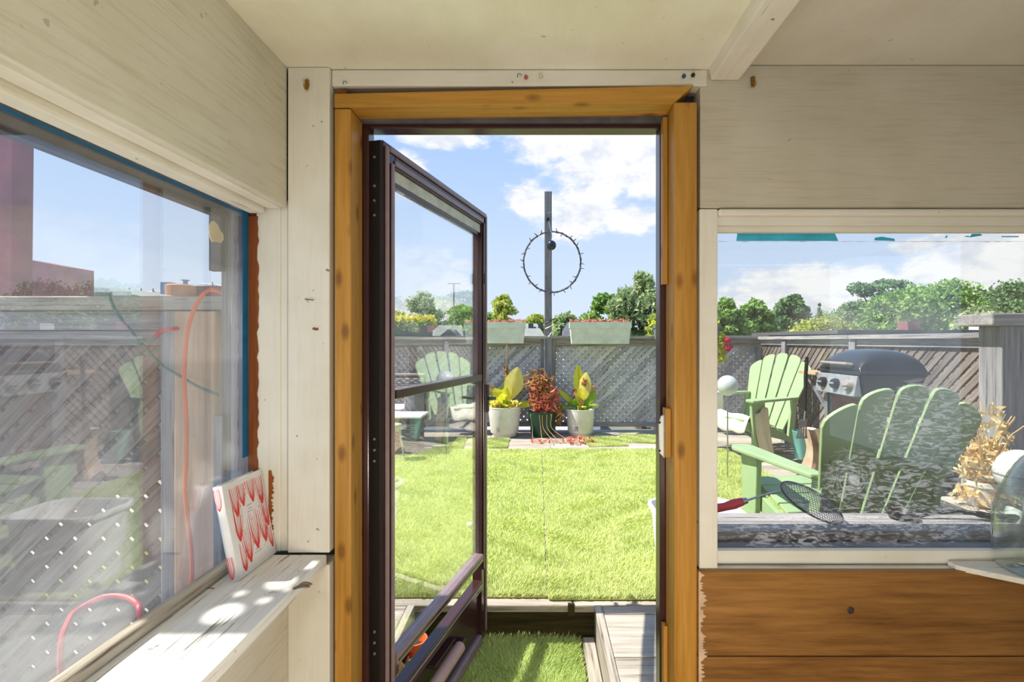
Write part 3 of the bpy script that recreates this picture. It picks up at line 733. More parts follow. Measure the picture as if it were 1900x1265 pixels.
# pneumatic closer tube along the kick panel
zc_ = .165
cl_ = MB().tube([(.03, -.035, zc_), (.035, -.035, zc_), (.42, -.035, zc_+.004), (.455, -.035, zc_+.004), (.465, -.035, zc_+.004)], [.016, .021, .021, .021, .012], 20).build('closer_tube', 'closer_mauve', door, smooth=True)
MB().box(.30, .46, -.016, .011, zc_+.018, zc_+.030).build('closer_bracket', 'maroon', cl_, .002)
MB().tube([(.46, -.035, zc_+.004), (.50, -.035, zc_+.004)], .005, 8).build('closer_rod', 'steel', cl_)
MB().box(.47, .50, -.04, .012, zc_-.004, zc_+.012).build('closer_foot', 'maroon', cl_, .002)

# ------------------------------------------------------------------ small things on the inner walls
def pin(px, py, mat, label):
    o = MB().lathe([(0, .009), (.0042, .008), (.0052, .005), (.0048, .002), (.002, .001), (.0015, 0), (0, 0)], 16).build('push_pin', mat, None, smooth=True)
    o.location = at(px, py, YW-.0025); o.rotation_euler = (R(90), 0, 0); tag(o, label, 'pin', 'push pins above the door')
pin(976, 145, 'pin_red', 'faded red push pin in the white strip above the door')
pin(1003, 143, 'pin_cream', 'cream push pin in the white strip above the door')
pin(1268, 143, 'pin_blue', 'blue push pin at the right end of the strip above the door')
pin(1285, 141, 'pin_black', 'black push pin at the right end of the strip above the door')
for px, py, lb in ((641, 154, 'bent wire staple above the left corner of the door lining'), (964, 140, 'bent wire staple beside the faded red push pin')):
    c = at(px, py, YW-.0025)
    o = MB().tube([c+Vector((-.005, .001, -.004)), c+Vector((-.005, -.003, -.001)), c+Vector((-.004, -.004, .002)), c+Vector((.004, -.004, .002)), c+Vector((.005, -.001, -.002))], .0008, 6).build('staple', 'black_metal')
    tag(o, lb, 'staple', 'staples above the door')
def hook(px, py, yy, label):
    c = at(px, py, yy); t = thing('hook', label, 'hook', c, 0, 'brass hooks')
    MB().tube([(0, 0, .013), (0, -.004, .013), (0, -.006, .009)], [.0012]*3, 6).build('nail', 'brass', t)
    MB().prism([(-.006, .012), (.004, .013), (.005, 0), (.002, -.012), (-.004, -.013), (-.005, 0)], (0, -.005, 0), (1, 0, 0), (0, 0, 1), (0, .0045, 0)).build('back_plate', 'brass', t, .001)
    MB().tube([(0, -.003, -.011), (0, -.010, -.015), (0, -.016, -.012), (0, -.017, -.006)], .0028, 8).build('prong', 'brass', t, smooth=True)
hook(571, 158, YW-.0125, 'small brass hook on the white post left of the door')
hook(1396, 153, YW-.0005, 'small brass hook on the wall right of the ceiling beam')
c = at(575, 556, YW-.0125)
tag(MB().tube([c+Vector((-.012, 0, .001)), c+Vector((-.010, -.003, .001)), c+Vector((.010, -.006, -.001)), c+Vector((.013, -.006, 0))], .0011, 6).build('bent_nail', 'black_metal'), 'bent nail lying across the white post left of the door', 'nail')
c = at(585, 610, YW-.0125)
tag(MB().prism([(-.008, 0), (-.003, .004), (.002, .001), (.007, .003), (.008, -.003), (0, -.004)], c, (1, 0, 0), (0, 0, 1), (0, -.002, 0)).build('paint_flake', 'brown_z'), 'brown flake stuck on the white post below the bent nail', 'flake')
c = on_left(560, 1092); c = Vector((gx(560, 1.06), 1.06, ZS))
tag(MB().grid(lambda u, v: (gx(560, 1.06)+(u-.5)*.03+.004*math.sin(v*9), 1.055+(v-.5)*.016+.012*u, ZS+.0015+.006*math.sin(u*3.1)*(.4+v)), 8, 4).build('dry_leaf', 'bark', solid=.0008), 'curled dark dry leaf on the left sill edge', 'leaf')

# added ceiling lamp, unseen behind the camera, fill light for the porch
lamp = thing('ceiling_fill_lamp', 'added round ceiling lamp behind the viewer, unseen fill light', 'lamp', (-.1, -.7, ZC))
MB().lathe([(0, 0), (.13, 0), (.13, -.02), (.12, -.025), (0, -.025)], 32).build('base', 'plastic_white', lamp)
MB().lathe([(.115, -.026), (.11, -.05), (.08, -.075), (0, -.085)], 32).build('shade', 'fill_glow', lamp, smooth=True)
ld = bpy.data.lights.new('ceiling_fill_light', 'AREA'); lo = bpy.data.objects.new('ceiling_fill_light', ld); COL.objects.link(lo)
ld.shape = 'DISK'; ld.size = .3; ld.energy = 10; ld.color = (1, .9, .74); ld.color = (1, .95, .86); lo.parent = lamp; lo.location = (0, 0, -.10)
ld.spread = R(180)

# added floor lamp, unseen below the frame, brightens walls and ceiling
fl2 = thing('floor_fill_lamp', 'added fill lamp on the porch floor, unseen below the view', 'lamp', (.15, .15, FZ))
MB().lathe([(0, 0), (.11, 0), (.11, .012), (.02, .025), (0, .025)], 28).build('base', 'black_metal', fl2, smooth=True)
MB().tube([(0, 0, .02), (0, 0, .46)], .009, 10).build('pole', 'black_metal', fl2, smooth=True)
MB().lathe([(.02, .46), (.07, .47), (.10, .50)], 28, (0, 0, 0), False).build('dish', 'black_metal', fl2, smooth=True)
MB().lathe([(.075*math.sin(math.pi*i/12), .56-.075*math.cos(math.pi*i/12)) for i in range(13)], 24).build('globe', 'fill_glow', fl2, smooth=True)
pd = bpy.data.lights.new('floor_fill_light', 'POINT'); po = bpy.data.objects.new('floor_fill_light', pd); COL.objects.link(po)
pd.energy = 27; pd.color = (1, .89, .70); pd.shadow_soft_size = .08; po.parent = fl2; po.location = (0, 0, .72)

# ------------------------------------------------------------------ the book on the sill
bw, bh, bt = .150, .216, .022
book = thing('book', 'white hardback book with red tulip pattern leaning on the left sill', 'book')
Y0, X0 = 1.088, gx(441, 1.09)
lean = R(11)
book.location = (X0 + .004, Y0, ZS+.0015); book.rotation_euler = (0, -lean, R(-1.5))
# local: x = out of the cover, y = away from the spine, z = up
MB().box(-.0025, 0, .004, bw, 0, bh).build('front_cover', 'book_white', book, .0008)
MB().box(-bt, -bt+.0025, .004, bw, 0, bh).build('back_cover', 'book_white', book, .0008)
MB().box(-bt+.003, -.003, .004, bw-.004, .004, bh-.004).build('page_block', 'paper', book)
spn = MB().grid(lambda u, v: (-bt+.0005 + (bt-.0005)*u, .004-.006*math.sin(math.pi*u), bh*v), 10, 1).build('spine', 'book_white', book, smooth=True, solid=.0015)
def stroke(mb, pts, w0, w1, x=.0004):
    n = len(pts); l, r_ = [], []
    for i, p in enumerate(pts):
        a = pts[max(0, i-1)]; c = pts[min(n-1, i+1)]; d = Vector((c[0]-a[0], c[1]-a[1])).normalized(); q = Vector((-d.y, d.x))
        t = i/(n-1); ww = (w0*(1-t) + w1*t)/2
        l.append((p[0]+q.x*ww, p[1]+q.y*ww)); r_.append((p[0]-q.x*ww, p[1]-q.y*ww))
    P = [(x, a, c) for a, c in l] + [(x, a, c) for a, c in r_]
    mb.add(P, [(i, i+1, n+i+1, n+i) for i in range(n-1)])
def cv(a, bb, c, n=8): return [((1-t)**2*a[0]+2*t*(1-t)*bb[0]+t*t*c[0], (1-t)**2*a[1]+2*t*(1-t)*bb[1]+t*t*c[1]) for t in [i/n for i in range(n+1)]]
red = MB()
y0c, y1c, z0c, z1c = .022, bw-.006, .010, bh-.014
def tulip(cx, cz, s, mb=red):
    for k, (o, hh, ww) in enumerate(((-.007, 1, .0030), (.007, 1.05, .0030), (-.0035, .9, .0022), (.0035, .95, .0022), (0, .7, .0016), (-.011, .8, .0012), (.011, .85, .0012))):
        pts = cv((cx, cz-.036*s), (cx+o*2.0*s, cz-.006*s), (cx+o*1.5*s, cz+.040*s*hh))
        pts = [(min(max(p[0], y0c), y1c), min(max(p[1], z0c), z1c)) for p in pts]
        stroke(mb, pts, .0046*s if k < 2 else ww*s, .0008, .0004+.00004*k)
for cx, cz, s in ((.036, .172, 1.05), (.062, .183, .9), (.098, .185, 1), (.131, .170, 1.0), (.030, .120, 1.15), (.138, .115, 1.1),
                  (.052, .060, 1.1), (.085, .082, 1.2), (.118, .082, 1.1), (.030, .040, .9), (.140, .052, .9)):
    tulip(cx, cz, s)
rr = random.Random(9)
for k in range(46):       # fine comb marks between the flowers
    cx = rr.choice((.045, .045, .112, .128, .072)) + .012*(rr.random()-.5); cz = .02 + .18*rr.random()
    if .050 < cx < .10 and (.115 < cz < .17 or cz < .05): continue
    stroke(red, [(cx, cz), (cx+.006, cz+.002)], .0010, .0004, .0003)
red.build('cover_print', 'book_red', book)
for rows in (((.072, .092, .147), (.075, .089, .139), (.070, .092, .132)), ((.074, .094, .040), (.070, .098, .033))):
    gt = MB()
    for a, c, z in rows:
        for j in range(6):
            yy = a + (c-a)*j/6; stroke(gt, [(yy, z), (yy+(c-a)/6*.7, z)], .0022, .0022, .0005)
    gt.build('cover_lettering', 'book_grey', book)
for cz in (.185, .03):
    sp_ = MB()
    for k, o in enumerate((-.006, -.003, .001, .004, .006)):
        pts = cv((0, cz-.024), (o*1.8, cz-.01), (o, cz+.026), 6)
        sp_.add([(-bt/2+p[0]+s_*.0006, -.0032+.0018*abs(p[0])/.01, p[1]) for p in pts for s_ in (-1, 1)], [(2*i, 2*i+1, 2*i+3, 2*i+2) for i in range(6)])
    sp_.build('spine_print', 'book_red', spn)

# corner shelf with the glass jar at the right window
shf = MB().prism([(gx(1776, 1.232), 1.262), (gx(1776, 1.232), 1.236), (gx(1900, 1.165)+.02, 1.150), (1.62, 1.10), (1.62, 1.262)], (0, 0, gz(1048, 1.27)+.001), (1, 0, 0), (0, 1, 0), (0, 0, .014)).build('corner_shelf', 'paint_sill_x', None, .002)
tag(shf, 'thin white board lying on the right window sill under the jar', 'shelf')
zj = gz(1048, 1.27) + .0155
jar = thing('glass_jar', 'large clear glass jar with rounded shoulder on the white board', 'jar', (1.265, 1.195, zj))
prof_j = [(.100, .004), (.108, .012), (.110, .03), (.110, .11), (.105, .15), (.094, .19), (.080, .23), (.064, .26), (.046, .285), (.040, .30), (.040, .33), (.044, .335)]
MB().lathe([(0, .004)] + prof_j + [(r_-.004, z_) for r_, z_ in prof_j[::-1]] + [(0, .008)], 48).build('body', 'jar_glass', jar, smooth=True)
MB().lathe([(0, 0), (.075, 0), (.1, .004), (0, .0042)], 48).build('foot_ring', 'jar_glass', jar, smooth=True)

# ------------------------------------------------------------------ outside: ground and deck
YFB, XFR = 6.3, 2.88           # back fence, right fence
struct(MB().box(-90, 90, 1.8, 160, -3.4, -3.2).build('ground', 'ground'), 'ground far below the roof deck')
dk = sroot('deck', (0, 2.15, DECK), 'weathered wooden roof deck')
XD0, XD1 = -3.2, XFR + .12
PX0, PX1 = -.545, .25          # the sunken entry
def plank_row(y0, y1, x0, x1, mat='deck_x', name='plank'):
    zz = random.uniform(-.002, .002)
    o = MB().box(-(x1-x0)/2, (x1-x0)/2, 0, y1-y0, -.032, 0).build(name, mat, dk, .004)
    o.location = Vector(((x0+x1)/2, y0, DECK+zz)) - Vector(dk.location); return o
y = 2.15; k = 0
while y < YFB + .1:
    j = random.uniform(-1, 1.5) if k else gx(1062, 2.15) + .004
    plank_row(y, y+.138, XD0, j-.002); plank_row(y, y+.138, j+.002, XD1); y += .142; k += 1
y = 1.372
while y < 2.13:
    y1 = min(y+.138, 2.147)
    plank_row(y, y1, PX1+.034, .78); plank_row(y, y1, .784, XD1, 'deck_dark'); plank_row(y, y1, XD0, PX0-.034); y += .142  # hidden dark boards added to cut bounce light onto the near chair
MB().box(PX1, PX1+.032, 1.372, 2.147, DECK-.16, DECK+.002).build('fascia_board', 'deck_y', dk, .003, world=True)
MB().box(PX0-.032, PX0, 1.372, 2.147, DECK-.16, DECK+.002).build('fascia_board', 'deck_y', dk, .003, world=True)
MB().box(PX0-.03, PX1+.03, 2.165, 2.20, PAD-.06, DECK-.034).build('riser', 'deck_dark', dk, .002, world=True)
MB().box(XD0, XD1, 1.3, YFB+.2, PAD-.20, PAD-.08).build('deck_underside', 'dark_board', dk, world=True)
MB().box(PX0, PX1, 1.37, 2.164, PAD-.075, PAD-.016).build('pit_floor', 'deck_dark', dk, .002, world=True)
ob = MB().box(gx(1054, 2.14), gx(1066, 2.14), 2.133, 2.165, DECK-.04, DECK+.004).build('joint_block', 'deck_dark', dk, .002, world=True)
MB().box(PX1-.055, PX1-.004, 1.40, 2.12, PAD-.015, PAD+.012).build('side_batten', 'deck_y', dk, .003, world=True)

# artificial turf
def turf(name, label, rect, z, n, h, w_, mat, group, bias=1.0, rot=0, keep=None):
    x0, x1, y0, y1 = rect; cx, cy = (x0+x1)/2, (y0+y1)/2
    t = thing(name, label, 'turf', (cx, cy, z), rot, group)
    MB().box(x0-cx, x1-cx, y0-cy, y1-cy, 0, .006).build('backing', 'turf_back', t, .002)
    u = RNG.uniform(0, 1, n)**bias
    x = RNG.uniform(x0-cx, x1-cx, n); y = (y0-cy) + (y1-y0)*u
    a = RNG.uniform(0, 2*np.pi, n); clump = np.sin(x*9+np.sin(y*7)*2)*.5 + np.sin(y*11+np.sin(x*6)*2)*.5
    la = clump*2.2 + RNG.normal(0, .9, n) + 1.0
    hh = h*RNG.uniform(.6, 1.1, n); ln = h*RNG.uniform(.3, 1.0, n)
    dx, dy = np.cos(a)*w_/2, np.sin(a)*w_/2; zz = np.full(n, .005)
    v = np.stack([np.stack([x-dx, y-dy, zz], 1), np.stack([x+dx, y+dy, zz], 1), np.stack([x+np.cos(la)*ln, y+np.sin(la)*ln, .005+hh], 1)], 1)
    o = raw_mesh('blades', v.reshape(-1, 3), n, mat, t); o['kind'] = 'stuff'
    return t
SX = .042
turf('turf_roll', 'big bright green artificial turf left of the dark seam', (-2.3, SX-.004, 2.205, 5.19), DECK+.003, 150000, .024, .0055, 'turf', 'lawn of turf rolls', 1.5)
turf('turf_roll', 'big bright green artificial turf right of the dark seam', (SX+.006, 2.02, 2.185, 5.20), DECK+.003, 140000, .024, .0055, 'turf', 'lawn of turf rolls', 1.5)
turf('turf_mat', 'small turf mat sunk in the entry step outside the door', (PX0+.10, PX1-.075, 1.40, 2.13), PAD-.015, 36000, .032, .005, 'turf_deep', None)
def tile(px0, px1, py0, py1, label, rot=0, z=0):
    y0 = (CZ-DECK)*FPX/(py1-PY); y1 = (CZ-DECK)*FPX/(py0-PY); xm0 = gx(px0, (y0+y1)/2); xm1 = gx(px1, (y0+y1)/2)
    return turf('turf_tile', label, (xm0, xm1, y0, y1), DECK+.003+z, 9000, .02, .006, 'turf', 'loose turf offcuts', 1, R(rot))
tile(1084, 1155, 812, 829, 'square turf offcut on the planks right of the small white pot', 6)
tile(1150, 1218, 808, 822, 'darker edged turf offcut nearest the right door jamb', -9)
tile(903, 943, 815, 832, 'turf offcut on the planks below the big white pot', 0)
tile(808, 862, 813, 833, 'turf offcut seen through the open door glass', 4)

# ------------------------------------------------------------------ fences
fb = thing('back_fence', 'grey lattice fence with cap rail behind the turf and pots', 'fence', (0, YFB, DECK))
FBZ1, FBZ0 = gz(640, YFB), gz(785, YFB)
xp = gx(1017, YFB-.05)
def fbb(name, mat, x0, x1, y0, y1, z0, z1, bev=.003): return MB().box(x0, x1, y0, y1, z0, z1).build(name, mat, fb, bev, world=True)
zt = gz(623, YFB-.1)
cuts = [XD0, -1.05, xp+.3, XFR+.08]
for a, c in zip(cuts, cuts[1:]): fbb('cap_board', 'grey_x', a+.002, c-.002, YFB-.10, YFB+.09, zt-.036, zt)
fbb('top_rail', 'grey_x', XD0, xp-.05, YFB-.03, YFB+.02, FBZ1-.02, zt-.037); fbb('top_rail', 'grey_x', xp+.05, XFR, YFB-.03, YFB+.02, FBZ1-.02, zt-.037)
fbb('bottom_rail', 'grey_x', XD0, xp-.05, YFB-.03, YFB+.02, FBZ0-.04, FBZ0+.012); fbb('bottom_rail', 'grey_x', xp+.05, XFR, YFB-.03, YFB+.02, FBZ0-.04, FBZ0+.012)
for x in (xp-.075, xp+.075): fbb('stile', 'grey_z', x-.022, x+.022, YFB-.035, YFB-.004, DECK, zt-.037)
for x in (XD0+.05, -1.62, XFR-.02): fbb('post', 'grey_z', x-.045, x+.045, YFB-.028, YFB+.045, DECK, zt-.037)
lattice(fb, (-2.3, YFB, 0), (1, 0, 0), xp-.05+2.3, FBZ0, FBZ1, 'slat_grey', sw=.047)
lattice(fb, (xp+.05, YFB, 0), (1, 0, 0), XFR-.06-xp, FBZ0, FBZ1, 'slat_grey', sw=.047)

fr = thing('side_fence', 'weathered lattice fence on the right behind the barbecue', 'fence', (XFR, 4.5, DECK))
def frb(name, mat, x0, x1, y0, y1, z0, z1, bev=.003): return MB().box(x0, x1, y0, y1, z0, z1).build(name, mat, fr, bev, world=True)
zr = gz(616, 2.9)
for a, c in ((2.78, 4.4), (4.404, YFB-.1)): frb('cap_board', 'grey_y', XFR-.07, XFR+.09, a, c-.002, zr-.036, zr)
frb('top_rail', 'grey_y', XFR-.03, XFR+.02, 2.78, YFB-.04, zr-.10, zr-.037)
frb('bottom_rail', 'grey_y', XFR-.03, XFR+.02, 2.78, YFB-.04, DECK+.08, DECK+.13)
for yv in (4.38, 5.6): frb('post', 'grey_z', XFR-.05, XFR+.03, yv-.045, yv+.045, DECK, zr-.037)
lattice(fr, (XFR, YFB-.06, 0), (0, -1, 0), YFB-.06-2.78, DECK+.12, zr-.09, 'slat_brown', sw=.044)

np_ = thing('gate_post', 'thick weathered post with a wide flat cap at the right edge', 'post', (2.60, 2.62, DECK))
xa = gx(1859, 2.6)
MB().box(xa, xa+.22, 2.6, 2.74, DECK, gz(604, 2.6)).build('post', 'grey_z', np_, .006, world=True)
MB().box(gx(1835, 2.58), xa+.28, 2.56, 2.78, gz(604, 2.58), gz(581, 2.58)).build('cap', 'grey_x', np_, .008, world=True)

YFL = 1.5
flf = thing('left_fence', 'weathered lattice fence close outside the left window', 'fence', (-1.8, YFL, DECK))
def flb(name, mat, x0, x1, y0, y1, z0, z1, bev=.004): return MB().box(x0, x1, y0, y1, z0, z1).build(name, mat, flf, bev, world=True)
flb('cap_board', 'deck_x', -3.1, -.90, YFL-.06, YFL+.09, gz(575, YFL-.06), gz(549, YFL-.06))
flb('top_rail', 'grey_x', -3.1, -.92, YFL-.035, YFL+.03, gz(612, YFL-.035), gz(575, YFL-.06)-.001)
flb('lower_moulding', 'grey_x', -3.1, -1.13, YFL-.022, YFL+.02, gz(640, YFL-.02), gz(612, YFL-.035)-.001)
lattice(flf, (-3.1, YFL, 0), (1, 0, 0), 3.1-1.0, DECK+.02, gz(622, YFL), 'slat_brown', sw=.047)
flb('post_board', 'grey_z', gx(310, 1.46), gx(336, 1.46), 1.435, 1.475, DECK, gz(577, 1.44))
flb('post', 'cedar_z', gx(336.5, 1.46), gx(412, 1.46), 1.43, 1.475, DECK, gz(577, 1.43))
# boards on the outside corner of the porch
cb = sroot('trim_5', (-.8, 1.29, DECK), 'weathered outer corner boards beyond the left window')
MB().box(gx(412, 1.30), gx(440, 1.30), 1.295, 1.31, DECK, ZC).build('corner_board', 'grey_z', cb, .003, world=True)
MB().box(gx(434, 1.29), gx(462, 1.28), 1.276, 1.293, DECK, ZC).build('corner_board', 'grey_z', cb, .003, world=True)
MB().box(gx(395, 1.29), gx(418, 1.29), 1.272, 1.292, gz(503, 1.28), ZC).build('short_board', 'dark_board', cb, .003, world=True)
MB().box(gx(403, 1.29), gx(420, 1.29), 1.272, 1.292, DECK, gz(770, 1.28)).build('short_board', 'grey_z', cb, .003, world=True)

# tall post, left outside; holed plank on top added to throw sill sun spots
tp = thing('tall_post', 'tall purple-grey timber post beyond the left fence with an added shade plank on top', 'post', (-1.80, 1.66, DECK))
MB().hexa([(-1.845, 1.63, DECK), (-1.785, 1.63, DECK), (-1.785, 1.70, DECK), (-1.845, 1.70, DECK)], [(-1.84, 1.63, 2.59), (-1.76, 1.63, 2.59), (-1.76, 1.70, 2.59), (-1.84, 1.70, 2.59)]).build('post', 'brick', tp, .003, world=True)
ty = math.tan(R(54)); dxs = (2.60 - ZS)/ty
holes = [(-.625, .938, .036), (-.575, 1.061, .032), (-.636, 1.0125, .013), (-.57, .985, .014), (-.548, 1.145, .022), (-.545, 1.03, .010)]
def holed_plank(x0, x1, y0, y1, hs, name, mat, par, z0, z1):
    """added shade plank with round holes for sun spots, made of strips stitched round each hole"""
    import bmesh
    bm = bmesh.new(); nx, ny = 60, 90
    inside = lambda x, y: any((x-a)**2 + (y-c)**2 < r*r for a, c, r in hs)
    vm = {}
    def V(i, j):
        if (i, j) not in vm: vm[(i, j)] = bm.verts.new((x0+(x1-x0)*i/nx, y0+(y1-y0)*j/ny, z0))
        return vm[(i, j)]
    for i in range(nx):
        for j in range(ny):
            xm, ym = x0+(x1-x0)*(i+.5)/nx, y0+(y1-y0)*(j+.5)/ny
            if not inside(xm, ym): bm.faces.new((V(i, j), V(i+1, j), V(i+1, j+1), V(i, j+1)))
    for v in bm.verts:      # pull rim vertices onto the circles
        for a, c, r in hs:
            d = math.hypot(v.co.x-a, v.co.y-c)
            if d > 1e-6 and abs(d-r) < .009 and any(e_.is_boundary for e_ in v.link_edges):
                v.co.x = a+(v.co.x-a)*r/d; v.co.y = c+(v.co.y-c)*r/d
    me = bpy.data.meshes.new(name); bm.to_mesh(me); bm.free()
    inv = xf(par).inverted(); me.transform(inv); me.materials.append(M[mat])
    o = bpy.data.objects.new(name, me); COL.objects.link(o); o.parent = par
    m = o.modifiers.new('thick', 'SOLIDIFY'); m.thickness = z1-z0; m.offset = 0; return o
holed_plank(-2.06, -1.60, .868, 1.70, [(a-dxs, c, r) for a, c, r in holes], 'shade_plank', 'deck_y', tp, 2.60, 2.608)

# ------------------------------------------------------------------ cords outside the left window
pts = [at(418, 546, 1.36), at(395, 538, 1.36), at(378, 545, 1.36), at(362, 570, 1.36), at(350, 605, 1.36), at(344, 650, 1.36), at(342, 710, 1.36), at(346, 780, 1.36), at(346, 850, 1.36),
       at(343, 900, 1.36), at(348, 960, 1.36), at(355, 1020, 1.36), at(356, 1070, 1.36), at(350, 1150, 1.36)]
def smooth_path(p, n=5):
    o = []
    for i in range(len(p)-1):
        a, b_, c, d = p[max(0, i-1)], p[i], p[i+1], p[min(len(p)-1, i+2)]
        for k in range(n):
            t = k/n; o.append(.5*((2*b_) + (-a+c)*t + (2*a-5*b_+4*c-d)*t*t + (-a+3*b_-3*c+d)*t**3))
    return o + [p[-1]]
tag(MB().tube(smooth_path(pts), .0055, 8).build('extension_cord', 'cord_orange', smooth=True), 'orange extension cord hanging down the cedar post outside the left window', 'cord')
pts = [Vector((-1.16, 1.16, DECK+.008)), Vector((-1.15, 1.18, DECK+.06)), at(112, 1222, 1.20), at(128, 1150, 1.25), at(150, 1128, 1.3), at(190, 1108, 1.32), at(225, 1106, 1.32), at(252, 1118, 1.3), at(262, 1150, 1.27), Vector((-1.03, 1.3, DECK+.2)), Vector((-1.0, 1.32, DECK+.008))]
tag(MB().tube(smooth_path(pts), .007, 8).build('extension_cord', 'cord_red', smooth=True), 'red loop of cord low outside the left window', 'cord')
lt = thing('string_light', 'pale green light string with a red bulb hooked across the left fence', 'light string', at(265, 640, 1.42))
pts = [at(203, 545, 1.43), at(210, 568, 1.42), at(225, 592, 1.42), at(240, 610, 1.42), at(256, 630, 1.41), at(270, 645, 1.41), at(300, 677, 1.41), at(335, 698, 1.40), at(370, 718, 1.38), at(405, 732, 1.36)]
MB().tube(smooth_path(pts), .0042, 7).build('wire', 'cord_green', lt, smooth=True, world=True)
MB().tube(smooth_path([at(258, 640, 1.41), at(262, 632, 1.40), at(275, 634, 1.40), at(290, 624, 1.40)]), .0055, 7).build('bulb_holder', 'cord_green', lt, smooth=True, world=True)
MB().tube(smooth_path([at(289, 625, 1.40), at(300, 614, 1.40), at(318, 610, 1.40), at(333, 609, 1.40)]), [.004]+[.007]*13+[.004, .001][:2], 8).build('bulb', 'cord_red', lt, smooth=True, world=True)

# ------------------------------------------------------------------ outer ledge below the right window and what lies on it
LZ = .862
ld_ = thing('outer_ledge', 'dark weathered ledge along the outside of the right window', 'ledge', (1.2, 1.45, DECK))
MB().box(.43, 2.05, 1.552, 1.63, LZ-.03, LZ).build('board', 'grey_x', ld_, .004, world=True)
MB().box(.43, 2.05, 1.634, 1.718, LZ-.03, LZ).build('board', 'grey_x', ld_, .004, world=True)
MB().box(.43, 2.05, 1.362, 1.60, LZ-.14, LZ-.0305).build('rail', 'ledge_dark', ld_, .012, world=True)  # dark colour stands in for the shaded gap by the wall
for x in (.5, 1.98): MB().box(x-.035, x+.035, 1.605, 1.675, DECK, LZ-.031).build('leg', 'grey_z', ld_, .003, world=True)
st = thing('strainer', 'wire mesh strainer with a red handle lying on the outer ledge', 'strainer', (.72, 1.55, LZ))
Yq = 1.53
hp = [at(1322, 944, Yq), at(1345, 940, Yq), at(1362, 935, Yq), at(1378, 930, Yq)]
MB().tube(hp, [.014, .0125, .0155, .012], 12).build('handle', 'red_handle', st, smooth=True, world=True)
MB().tube([at(1378, 930, Yq), at(1386, 928, Yq)], [.0115, .009], 12).build('ferrule', 'steel', st, smooth=True, world=True)
MB().tube([at(1386, 928, Yq), at(1420, 917, Yq), at(1452, 909, 1.52)], .0035, 8).build('rod', 'steel', st, smooth=True, world=True)
c0 = at(1508, 932, 1.55); axu = (at(1566, 962, 1.60) - at(1452, 908, 1.50))/2; axv = Vector((.03, .08, .022))
ring = [c0 + axu*math.cos(t) + axv*math.sin(t) for t in np.linspace(0, 2*math.pi, 40, endpoint=False)]
MB().tube(ring, .0028, 6, True).build('rim', 'black_metal', st, smooth=True, world=True)
msh = MB(); dn = Vector((.01, -.02, -.0)) 
for k in range(-11, 12):
    s_ = k/12; hw = math.sqrt(1-s_*s_)
    msh.tube([c0 + axu*s_ + axv*hw*t + Vector((0, 0, .030*(1-t*t)*(1-s_*s_))) for t in np.linspace(-1, 1, 9)], .0009, 4)
    msh.tube([c0 + axv*s_ + axu*hw*t + Vector((0, 0, .030*(1-t*t)*(1-s_*s_))) for t in np.linspace(-1, 1, 9)], .0009, 4)
o = msh.build('wire_mesh', 'pole_grey', st, world=True); o['kind'] = 'stuff'
sp2 = thing('ladle', 'black cooking ladle lying on the outer ledge near the jar', 'ladle', (1.3, 1.62, LZ))
MB().tube(smooth_path([at(1690, 962, 1.66), at(1740, 951, 1.66), at(1800, 951, 1.65), at(1840, 958, 1.64), at(1900, 960, 1.62)]), [.006]*6+[.008]*6+[.011]*9, 8).build('handle', 'black_metal', sp2, smooth=True, world=True)
MB().lathe([(0, 0), (.03, .004), (.042, .016), (.045, .028), (.042, .028), (.028, .008), (0, .004)], 20).build('bowl', 'black_metal', sp2, smooth=True, loc=Vector((gx(1670, 1.66), 1.66, LZ+.001)) - Vector(sp2.location))
# white floodlight head standing on the ledge
fld = thing('flood_lamp', 'white plastic floodlight head on the outer ledge behind the jar', 'lamp', (gx(1898, 1.64), 1.64, LZ))
cz_ = gz(880, 1.64) - LZ; rr_ = .080
MB().lathe([(0, -rr_), (.03, -.076), (.055, -.06), (.066, -.035), (.072, -.030), (.078, 0), (.076, .025), (.070, .03), (.066, .045), (.05, .066), (.025, .078), (0, rr_)], 32, (0, 0, cz_)).build('housing', 'plastic_white', fld, smooth=True)
MB().lathe([(.0785, -.003), (.0795, 0), (.0785, .003)], 32, (0, 0, cz_), False).build('seam_ring', 'plastic_grey', fld, smooth=True)
MB().tube([(0, 0, 0), (0, 0, .012), (.02, 0, .02), (.02, 0, cz_-.07)], [.05, .05, .016, .016], 16).build('stand', 'plastic_white', fld, smooth=True)
MB().tube([(.05, 0, cz_+.05), (.07, 0, cz_+.09), (.12, 0, cz_+.07)], .028, 14).build('hood', 'plastic_white', fld, smooth=True)

